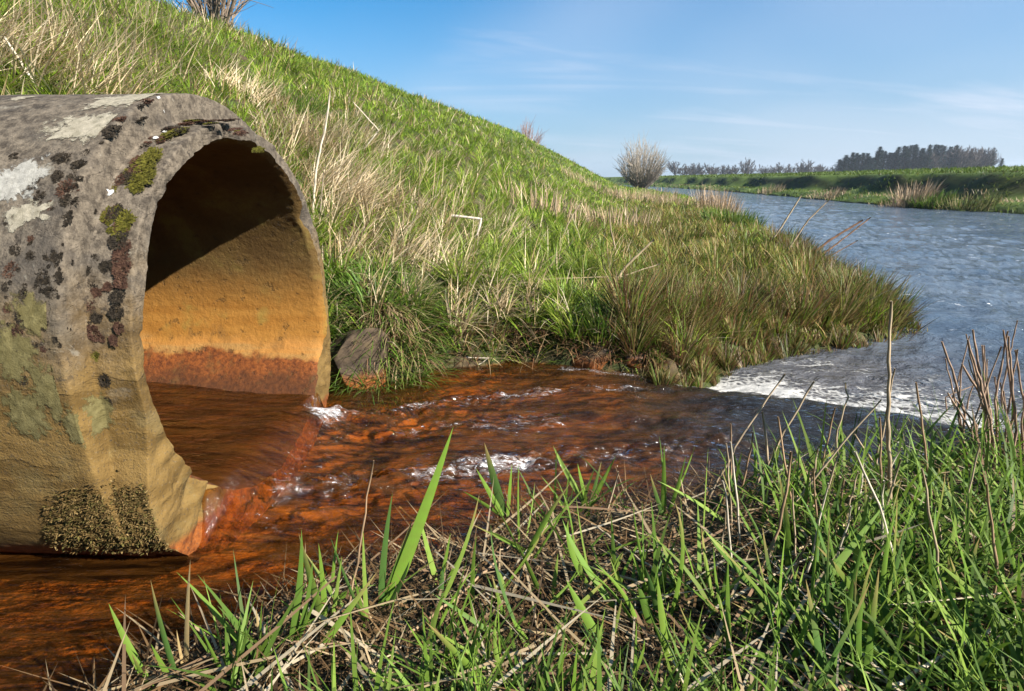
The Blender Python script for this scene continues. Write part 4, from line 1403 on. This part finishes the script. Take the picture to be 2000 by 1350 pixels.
def shoot(base, leaves, label, group=SH, c=None):
    """base pixel; leaves = [(tip pixel, width px, bow px, lean)]"""
    b = on_ground(*base)
    if b[2] < .01:
        dr = ray(*base)
        b = CAM + dr * ((.01 - .9) / dr[2])
    e = empty('reed_shoot', b)
    tag(e, label, 'reed shoot', group)
    for tip, wpx, bow, lean, *cl in leaves:
        tpt = at_depth(tip[0], tip[1], max(b[1] + lean, .3))
        m = (b + tpt) / 2 + np.array([bow, 0, abs(bow) * .6]) / F * b[1]
        cc = np.array(cl[0] if cl else random.choice(GL)) * random.uniform(.85, 1.15)
        sd = np.array([1.0, random.uniform(-.5, .9), random.uniform(-.3, .3)])
        leaf_obj(b + np.array([random.uniform(-.004, .004), random.uniform(-.004, .004), -.01]), m, tpt, (1.25 if group == SH else 1.0) * wpx / F * b[1], cc, e,
                 (.30, .22, .08) if random.random() < .25 and not cl else None, sd)
    return e


DRYL = (.46, .33, .15)
SHL = [
    ((742, 1200), [((886, 832), 24, 18, .05, (.15, .26, .030)), ((767, 962), 13, -10, 0), ((806, 1013), 14, 6, .03), ((800, 1095), 10, 18, -.03)], 'reed shoot with the biggest, longest green leaf, over the stream'),
    ((640, 1240), [((583, 1040), 20, -8, .0), ((622, 1060), 12, 3, .02), ((548, 1172), 10, -10, -.02), ((668, 1085), 9, 5, 0)], 'broad-leaved shoot at the stream edge, left of the tall brown stalk'),
    ((720, 1240), [((709, 1034), 10, -3, .01), ((645, 1048), 8, -8, .02), ((690, 1120), 8, 0, 0)], 'slim upright shoot right of the tall brown stalk'),
    ((300, 1352), [((212, 1178), 15, -12, .02), ((257, 1276), 11, -8, -.02), ((330, 1310), 9, 8, 0)], 'leftmost shoot, bowing left over the brown water'),
    ((345, 1345), [((294, 1132), 15, -10, .02), ((295, 1258), 11, -6, -.03), ((400, 1330), 9, 10, -.02)], 'tall bright shoot second from the left'),
    ((362, 1320), [((372, 1092), 13, -6, .01, DRYL), ((345, 1230), 6, -3, 0, DRYL)], 'shoot with one upright withered tan leaf at the lower left'),
    ((452, 1350), [((440, 1215), 8, -5, 0), ((470, 1195), 9, 4, .01), ((482, 1220), 8, 6, 0), ((390, 1220), 9, -8, .01)], 'small fan-shaped shoot at the bottom, right of the withered leaf'),
    ((518, 1285), [((500, 1188), 8, -4, 0, DRYL), ((522, 1200), 6, 2, 0)], 'tiny half-withered shoot at the lower left'),
    ((990, 1010), [((946, 864), 16, -6, .02), ((1000, 905), 9, 2, .02), ((930, 915), 10, -6, 0), ((905, 960), 8, -8, 0)], 'shoot with a tapering leaf against the orange water in the centre'),
    ((1150, 985), [((1080, 870), 11, -14, .03), ((1128, 905), 9, -2, .02), ((1203, 890), 8, 4, .02), ((1175, 900), 7, 3, 0)], 'shoot with one leaf arching left, right of the centre'),
    ((1300, 1020), [((1297, 870), 10, -2, .02), ((1340, 890), 7, 4, .02), ((1270, 925), 8, -4, 0)], 'slender upright shoot against dark water'),
    ((1490, 965), [((1640, 878), 15, 10, .06), ((1545, 905), 9, 4, .03), ((1600, 900), 8, 8, .04)], 'shoot with a broad leaf reaching right under the leaning stalks'),
    ((1515, 1232), [((1728, 985), 18, 22, .10, (.15, .26, .034)), ((1560, 1105), 10, 5, .02)], 'shoot with a very long broad leaf slanting up to the right'),
    ((1492, 1150), [((1373, 1033), 15, -8, .03), ((1520, 1050), 10, 5, .02)], 'shoot with a broad leaf slanting up to the left in mid litter'),
    ((1322, 1335), [((1284, 1125), 20, -14, .02, (.17, .27, .036)), ((1350, 1190), 9, 6, .02)], 'shoot with a twisted bright leaf at the bottom centre'),
    ((1402, 1200), [((1370, 1028), 13, -8, .02), ((1425, 1080), 8, 4, .02)], 'narrow dark shoot above the twisted bright leaf'),
    ((1188, 1272), [((1106, 1133), 20, -10, .03, (.15, .26, .034)), ((1215, 1170), 9, 3, .01), ((1245, 1260), 9, 14, -.03)], 'shoot with a broad lit leaf leaning left at centre bottom'),
    ((1288, 1245), [((1245, 1138), 20, -6, .02), ((1310, 1165), 8, 2, .01)], 'stubby broad-leaved shoot right of the lit leaning one'),
    ((1338, 1278), [((1542, 1145), 15, 20, .05), ((1400, 1180), 9, 6, .02)], 'shoot with a leaf curving right across the bent stalk'),
    ((1438, 1275), [((1612, 1244), 18, 16, .0, (.15, .26, .034)), ((1470, 1190), 9, 4, .02)], 'shoot with a flat leaf lying right at the bottom right'),
    ((1640, 1285), [((1890, 1288), 14, 30, .02), ((1860, 1255), 12, 30, .03), ((1700, 1190), 10, 10, .02)], 'shoot with two level leaves pointing right, low on the right side'),
    ((952, 1318), [((803, 1250), 18, -12, .02), ((880, 1200), 9, -6, .02)], 'shoot with a broad leaf pointing left at the bottom'),
    ((925, 1345), [((800, 1326), 20, -14, -.01), ((960, 1240), 10, 2, .01)], 'lowest shoot with a flat leaf pointing left on the bottom edge'),
    ((1075, 1190), [((1010, 1060), 12, -6, .02), ((1090, 1080), 10, 2, .02), ((1130, 1110), 9, 6, .01)], 'three-leaved shoot left of the lying pale straw'),
    ((860, 1150), [((820, 1010), 11, -6, .02), ((880, 1040), 9, 3, .02), ((905, 1075), 8, 6, .01)], 'three-leaved shoot right of the biggest leaf'),
    ((1930, 1345), [((1998, 1150), 14, 8, .05), ((1960, 1210), 12, 4, .03), ((1880, 1240), 11, -8, .02)], 'shoot at the lower right corner beside the slanting stalk'),
    ((1790, 1150), [((2000, 985), 15, 20, .08), ((1880, 1010), 11, 8, .05), ((1770, 1020), 9, -4, .02)], 'shoot whose long leaf reaches the right edge'),
    ((1700, 1100), [((1690, 930), 10, -4, .03), ((1770, 960), 11, 8, .04), ((1650, 1000), 9, -6, .02)], 'upright shoot right of the kinked stalk'),
    ((1880, 1060), [((1985, 900), 13, 12, .06), ((1900, 900), 10, 4, .04), ((1850, 930), 9, -4, .03)], 'bright shoot beneath the brown thicket'),
]
for b_, lv, lab in SHL:
    shoot(b_, lv, lab)
# further, smaller shoots
NW = {2: 'two', 3: 'three', 4: 'four'}
cnt = 0
for _ in range(2000):
    if cnt >= 150:
        break
    if random.random() < .6:
        px, py = random.uniform(1500, 2060), random.uniform(880, 1400)
    else:
        px, py = random.uniform(560, 1650), random.uniform(960, 1400)
    g = on_ground(px, py)
    if not (.02 < float(water_dist(g[0], g[1])) < 3 and g[1] < 2.6 and g[1] > .3):
        continue
    if px < 1500 and random.random() < .35:
        continue
    lv = []
    k = 900 / g[1] / 900
    for q in range(random.randint(2, 4)):
        ln = random.uniform(60, 200) * k
        an = random.gauss(.25 if px > 1500 else 0, .75)
        lv.append(((px + ln * math.sin(an), py - ln * math.cos(an)), random.choice([5, 6, 8, 10, 13]) * k, random.gauss(0, 22), random.uniform(-.02, .08)))
    big = max(math.hypot(q[0][0] - px, q[0][1] - py) for q in lv)
    shoot((px, py), lv, '%s %s-leaved green shoot in straw, %s' % ('tall' if big > 170 * k else 'small' if big > 115 * k else 'tiny', NW[len(lv)], where(px, py)), 'small reed shoots on the near bank')
    cnt += 1

# single stalks on the far side
FS = 'dry stalks on the far side of the stream'
for pix, wpx, lab, c in [
        ([(606, 455), (618, 330), (640, 225), (644, 178)], 5, 'tall pale stalk standing right beside the pipe rim', PALE),
        ([(622, 450), (632, 335)], 4, 'shorter grey stalk beside the tall pale one at the pipe rim', (.34, .28, .20)),
        ([(1180, 575), (1225, 520), (1278, 468)], 7, 'thick broken reed leaning right over the mossy stone', (.48, .37, .22)),
        ([(1170, 590), (1200, 545), (1290, 515)], 4, 'thin broken reed crossing below the thick one', (.46, .36, .22)),
        ([(1212, 515), (1195, 450), (1190, 410)], 4, 'slim stalk leaning left behind the broken reed', (.32, .25, .16)),
        ([(1530, 500), (1580, 430), (1618, 392)], 4, 'thin tan reed leaning right at the river edge', (.40, .30, .2)),
        ([(1500, 480), (1540, 420), (1566, 380)], 4, 'thin upright reed at the river edge', (.46, .36, .24)),
        ([(1560, 512), (1620, 470), (1685, 430)], 6, 'rusty dock stalk leaning out over the river', (.24, .13, .08)),
        ([(1568, 520), (1630, 480), (1700, 425)], 4, 'second rusty stalk leaning out over the river', (.27, .15, .09)),
        ([(1575, 525), (1630, 495), (1675, 470)], 3, 'short twig at the base of the rusty stalks', (.24, .14, .09)),
        ([(1640, 585), (1672, 520)], 3, 'short pale reed on the tip of the point', (.4, .32, .22)),
        ([(80, 178), (40, 120), (8, 72)], 6, 'pale stalk leaning left at the upper left corner', PALE),
        ([(700, 300), (740, 255), (690, 200)], 3, 'thin curved straw above the straw sheaf', PALE),
        ([(690, 480), (720, 445), (745, 420)], 4, 'short pale straw right of the pipe rim', (.48, .38, .22)),
        ([(1090, 480), (1120, 420), (1135, 395)], 3, 'thin straw upright in mid slope', (.46, .36, .24)),
        ([(950, 545), (1080, 545), (1200, 540)], 3, 'long straw lying level in the grass', (.42, .33, .2)),
        ([(905, 690), (955, 700), (935, 712)], 3, 'thin white straw floating at the water edge below the small stone', PALE)]:
    dry_stalk(pix, wpx, lab, FS, c, name='dry_stalk')
b = on_ground(932, 470)
W = [at_depth(882, 421, b[1] - .22), at_depth(940, 428, b[1] - .22), at_depth(932, 460, b[1] - .24)]
pts = np.concatenate([W[0] + (W[1] - W[0]) * np.linspace(0, 1, 6)[:, None], W[1] + (W[2] - W[1]) * np.linspace(.2, 1, 5)[:, None]])
V, F_, C = tube(pts, 5 / F * b[1] * .5, 6, (.60, .53, .44))
tag(mesh_np('bent_stalk', V, F_, M_STRAW, cols=C, loc=pts[-1]), 'white stalk bent at a right angle, lying on the grassy slope', 'stalk')

# ------------------------------------------------------------------ trees
def twig_tree(seed, h, trunk_h, spread, n_main, n_sub, n_twig, colr, up=.8, r0=.12, twr=.012):
    """trunk and crown of a bare tree or bush, real branching: limbs, branches, twigs"""
    rg = np.random.default_rng(seed)
    tr, cr = [], []
    tp = np.array([[0, 0, -.2], [rg.normal(0, .03) * h, rg.normal(0, .03) * h, trunk_h * .5], [0, 0, trunk_h]])
    tr.append(tube(tp, [r0 * 1.3, r0, r0 * .8], 7, colr))
    for i in range(n_main):
        a = rg.uniform(0, 6.28)
        el = rg.uniform(*spread)
        ln = (h - trunk_h) * rg.uniform(.65, 1.0) / max(math.cos(el) * .5 + .5, .4)
        d0 = np.array([math.cos(a) * math.sin(el), math.sin(a) * math.sin(el), math.cos(el)])
        s = np.array([0, 0, trunk_h * rg.uniform(.75, 1)])
        e = s + d0 * ln * .98
        e[2] += up * .12 * ln
        m = s + d0 * ln * .5 + rg.normal(0, .03, 3) * ln
        lp = bez(s, m, e, 6)
        tr.append(tube(lp, np.linspace(r0 * .5, r0 * .08, 6), 4, colr, False)) if r0 > .1 else cr.append(tube(lp, np.linspace(r0 * .5, r0 * .12, 6), 3, colr, False))
        for j in range(n_sub):
            t0 = rg.uniform(.25, .95)
            b0 = lp[int(t0 * 5)]
            d1 = d0 + rg.normal(0, .45, 3)
            d1[2] += up * .35
            d1 /= np.linalg.norm(d1)
            l1 = ln * rg.uniform(.2, .42) * (1.1 - .5 * t0)
            p1 = np.array([b0, b0 + d1 * l1 * .5 + rg.normal(0, .02, 3) * l1, b0 + d1 * l1])
            cr.append(tube(p1, [twr * 2.2, twr * 1.5, twr * .8], 3, colr, False))
            for k in range(n_twig):
                b1 = b0 + d1 * l1 * rg.uniform(.3, 1)
                d2 = d1 + rg.normal(0, .5, 3)
                d2[2] += up * .2
                d2 /= np.linalg.norm(d2)
                l2 = l1 * rg.uniform(.35, .8)
                cr.append(tube(np.array([b1, b1 + d2 * l2 * .5 + rg.normal(0, .02, 3) * l2, b1 + d2 * l2]), [twr, twr * .8, twr * .5], 3, np.array(colr) * rg.uniform(.8, 1.2), False))
    out_ = []
    for lst in (tr, cr):
        o_ = []
        for V, F_, C in lst:
            q = (V - np.array([0, 0, h * .56])) / np.array([h * .42, h * .42, h * .46])
            rr_ = np.linalg.norm(q, axis=1)
            k = np.where((rr_ > 1) & (V[:, 2] > trunk_h), rr_ ** -.85, 1)
            W = V.copy()
            W = np.array([0, 0, h * .56]) + (V - np.array([0, 0, h * .56])) * k[:, None]
            o_.append((W, F_, C))
        out_.append(o_)
    return out_[0], out_[1]


def dome_tree(seed, h, rx, n_main, n_sub, colr, r0=.06, twr=.012, low=2.0):
    """many shoots from one stool, their tips on a dome"""
    rg = np.random.default_rng(seed)
    tr = [tube(np.array([[0, 0, -.3], [.03, 0, .2], [0, .02, .5]]), [r0 * 2.6, r0 * 2.2, r0 * 1.7], 8, colr)]
    cr = []
    for i in range(n_main):
        a, th = rg.uniform(0, 6.28), np.arccos(rg.uniform(math.cos(low), 1))
        e = np.array([rx * math.cos(a) * math.sin(th), rx * math.sin(a) * math.sin(th), h * .56 + h * .44 * math.cos(th)]) * rg.uniform(.82, 1.05)
        s0 = np.array([0, 0, rg.uniform(.2, .5)]) + rg.normal(0, .05, 3)
        m = s0 + (e - s0) * .5 + np.array([e[0] * .22, e[1] * .22, -.02 * h])
        lp = bez(s0, m, e, 6)
        ca = np.array(colr) * rg.uniform(.8, 1.2)
        cr.append(tube(lp, np.linspace(r0 * .4, twr * .6, 6), 3, ca, False))
        for j in range(n_sub):
            b0 = lp[rg.integers(2, 6)]
            d1 = (e - s0) / np.linalg.norm(e - s0) + rg.normal(0, .3, 3) + np.array([0, 0, .25])
            l1 = h * rg.uniform(.08, .2)
            cr.append(tube(np.array([b0, b0 + d1 * l1 * .5, b0 + d1 * l1 + rg.normal(0, .02, 3)]), [twr, twr * .8, twr * .5], 3, ca, False))
    return tr, cr


def tree_thing(name, label, cat, group, loc, tr, cr, scale=1.0, rz=0.0, crown_mat=None):
    e = empty(name, loc)
    tag(e, label, cat, group)
    for nm, pr, mt in (('trunk', tr, M_BARK), ('crown', cr, crown_mat or M_BARK)):
        V, F_, C = join(pr)
        o = mesh_np(nm, V, F_, mt, cols=C)
        o.parent = e
    e.scale = (scale,) * 3
    e.rotation_euler = (0, 0, rz)
    return e


def copy_thing(src, loc, scale, rz, label, group):
    e = src.copy()
    col.objects.link(e)
    e.location = loc
    e.scale = scale
    e.rotation_euler = (0, 0, rz)
    e['label'] = label
    e['group'] = group
    for ch in list(src.children):
        c_ = ch.copy()
        col.objects.link(c_)
        c_.parent = e
    return e


# pollard willow at the bend
tr, cr = dome_tree(3, 4.5, 2.1, 260, 6, (.34, .29, .23), .08, .016)
wp = at_depth(1252, 352, 58)
wp[2] = float(ground(wp[0], wp[1])) - .1
tree_thing('willow', 'bare pale willow with a dome of upright shoots by the river', 'tree', None, wp, tr, cr)
# bare bush on the dike
tr, cr = dome_tree(5, 2.5, .9, 110, 6, (.30, .20, .18), .05, .012)
bp = at_depth(1028, 300, 40)
bp[2] = CAM[2] + ray(1028, 247)[2] / ray(1028, 247)[1] * 40 - 2.5
tree_thing('bare_bush', 'small reddish bare bush showing above the dike crest', 'bush', None, (bp[0], bp[1], bp[2]), tr, cr)
# bush over the crest at the top left
tr, cr = twig_tree(8, 4.2, .6, (.1, 1.0), 26, 6, 4, (.22, .165, .12), .7, .09, .009)
bp = at_depth(420, 60, 17.0)
tree_thing('bare_bush', 'bare twiggy bush at the top edge behind the dike crest', 'bush', None, (bp[0], bp[1], float(ground(bp[0], bp[1])) - .2), tr, cr)

# far row of bare trees and the wood on the right
BR = [twig_tree(20 + i, 9, 1.8, (.15, 1.0), 14, 7, 4, (.085, .070, .064), .5, .22, .055) for i in range(4)]


def pine(seed, h):
    rg = np.random.default_rng(seed)
    tr = [tube(np.array([[0, 0, -.3], [.1, 0, h * .5], [0, .05, h * .95]]), [.2, .15, .05], 6, (.10, .07, .05))]
    n = 1500
    zq = rg.uniform(.22, 1, n)
    lay = .5 + .5 * np.sin(zq * 40 + rg.uniform(0, 6))
    rad = (1 - zq) ** .75 * h * .27 * (.45 + .55 * lay) + .1
    a = rg.uniform(0, 6.28, n)
    q = rad * np.sqrt(rg.uniform(.1, 1, n)) * (.7 + .5 * np.sin(a * 3 + zq * 9))
    base = np.stack([q * np.cos(a), q * np.sin(a), zq * h], 1)
    c_ = np.array([(.016, .036, .024), (.026, .052, .030), (.010, .024, .018)])[rg.integers(0, 3, n)]
    V, F_, C = blades(base, rg.uniform(.4, .9, n), rg.uniform(.14, .3, n), a, rg.uniform(.8, 1.9, n), rg.uniform(-.4, .6, n), c_)
    return tr, [(V, F_, C)]


PN = [pine(40 + i, 11) for i in range(3)]
srcB, srcP = [None] * 4, [None] * 3


def far_tree(kind, k, px, dist, s, sz, label, group):
    p = at_depth(px, 340, dist)
    p[2] = float(ground(p[0], p[1])) - .2
    arr = srcB if kind == 'b' else srcP
    rz = random.uniform(0, 6.3)
    if arr[k] is None:
        e = tree_thing('bare_tree' if kind == 'b' else 'pine_tree', label, 'tree', group, p, *(BR if kind == 'b' else PN)[k], 1.0, rz, M_BARK if kind == 'b' else M_PINE)
        e.scale = (s, s, sz)
        arr[k] = e
    else:
        copy_thing(arr[k], p, (s, s, sz), rz, label, group)


for px in (1320, 1334, 1347, 1358, 1370, 1384, 1397, 1412, 1422, 1437, 1455, 1462, 1487, 1497, 1520, 1542, 1560, 1570, 1583, 1597, 1608, 1618):
    big = px in (1320, 1583, 1570, 1455)
    far_tree('b', random.randrange(4), px + random.uniform(-3, 3), 330 + random.uniform(-20, 20), random.uniform(1.1, 1.5) * (1.1 if big else 1), random.uniform(.65, 1.0) * (1.4 if big else 1),
             'bare tree in the hazy row on the horizon left of the wood', 'hazy row of trees on the horizon')
for k in range(58):
    px = 1632 + (k + random.random()) * 285 / 58
    topk = .68 + .36 * (px - 1632) / 285
    if px > 1868 or random.random() < .10:
        far_tree('b', random.randrange(4), px, 262 + random.uniform(-14, 26), 1.5 * topk + .1, topk * 1.55, 'bare tree in the dark wood beyond the far bank', 'bare trees of the far wood')
    else:
        far_tree('p', random.randrange(3), px, 255 + random.uniform(-10, 30), random.uniform(1.3, 1.7), topk * random.uniform(.95, 1.45), 'dark pine in the wood beyond the far bank', 'pines of the far wood')
far_tree('p', 0, 1931, 262, 1.2, .95, 'dark pine standing just right of the far wood', 'pines right of the far wood')
far_tree('p', 1, 1951, 262, 1.0, .75, 'lowest dark pine, rightmost beyond the far bank', 'pines right of the far wood')

# ------------------------------------------------------------------ spring haze over the fields
hz = bpy.data.materials.new('thin_haze')
hz.use_nodes = True
t = NT(hz.node_tree)
t.n('ShaderNodeOutputMaterial', {'Volume': t.n('ShaderNodeVolumePrincipled', {'Color': (.80, .88, 1.0), 'Density': .00034, 'Anisotropy': .3})})
bm = bmesh.new()
bmesh.ops.create_cube(bm, size=1)
me = bpy.data.meshes.new('haze')
bm.to_mesh(me)
bm.free()
me.materials.append(hz)
hb = add('haze', me, loc=(0, 0, 14.5))
hb.scale = (2600, 2600, 34)
hb['kind'] = 'stuff'
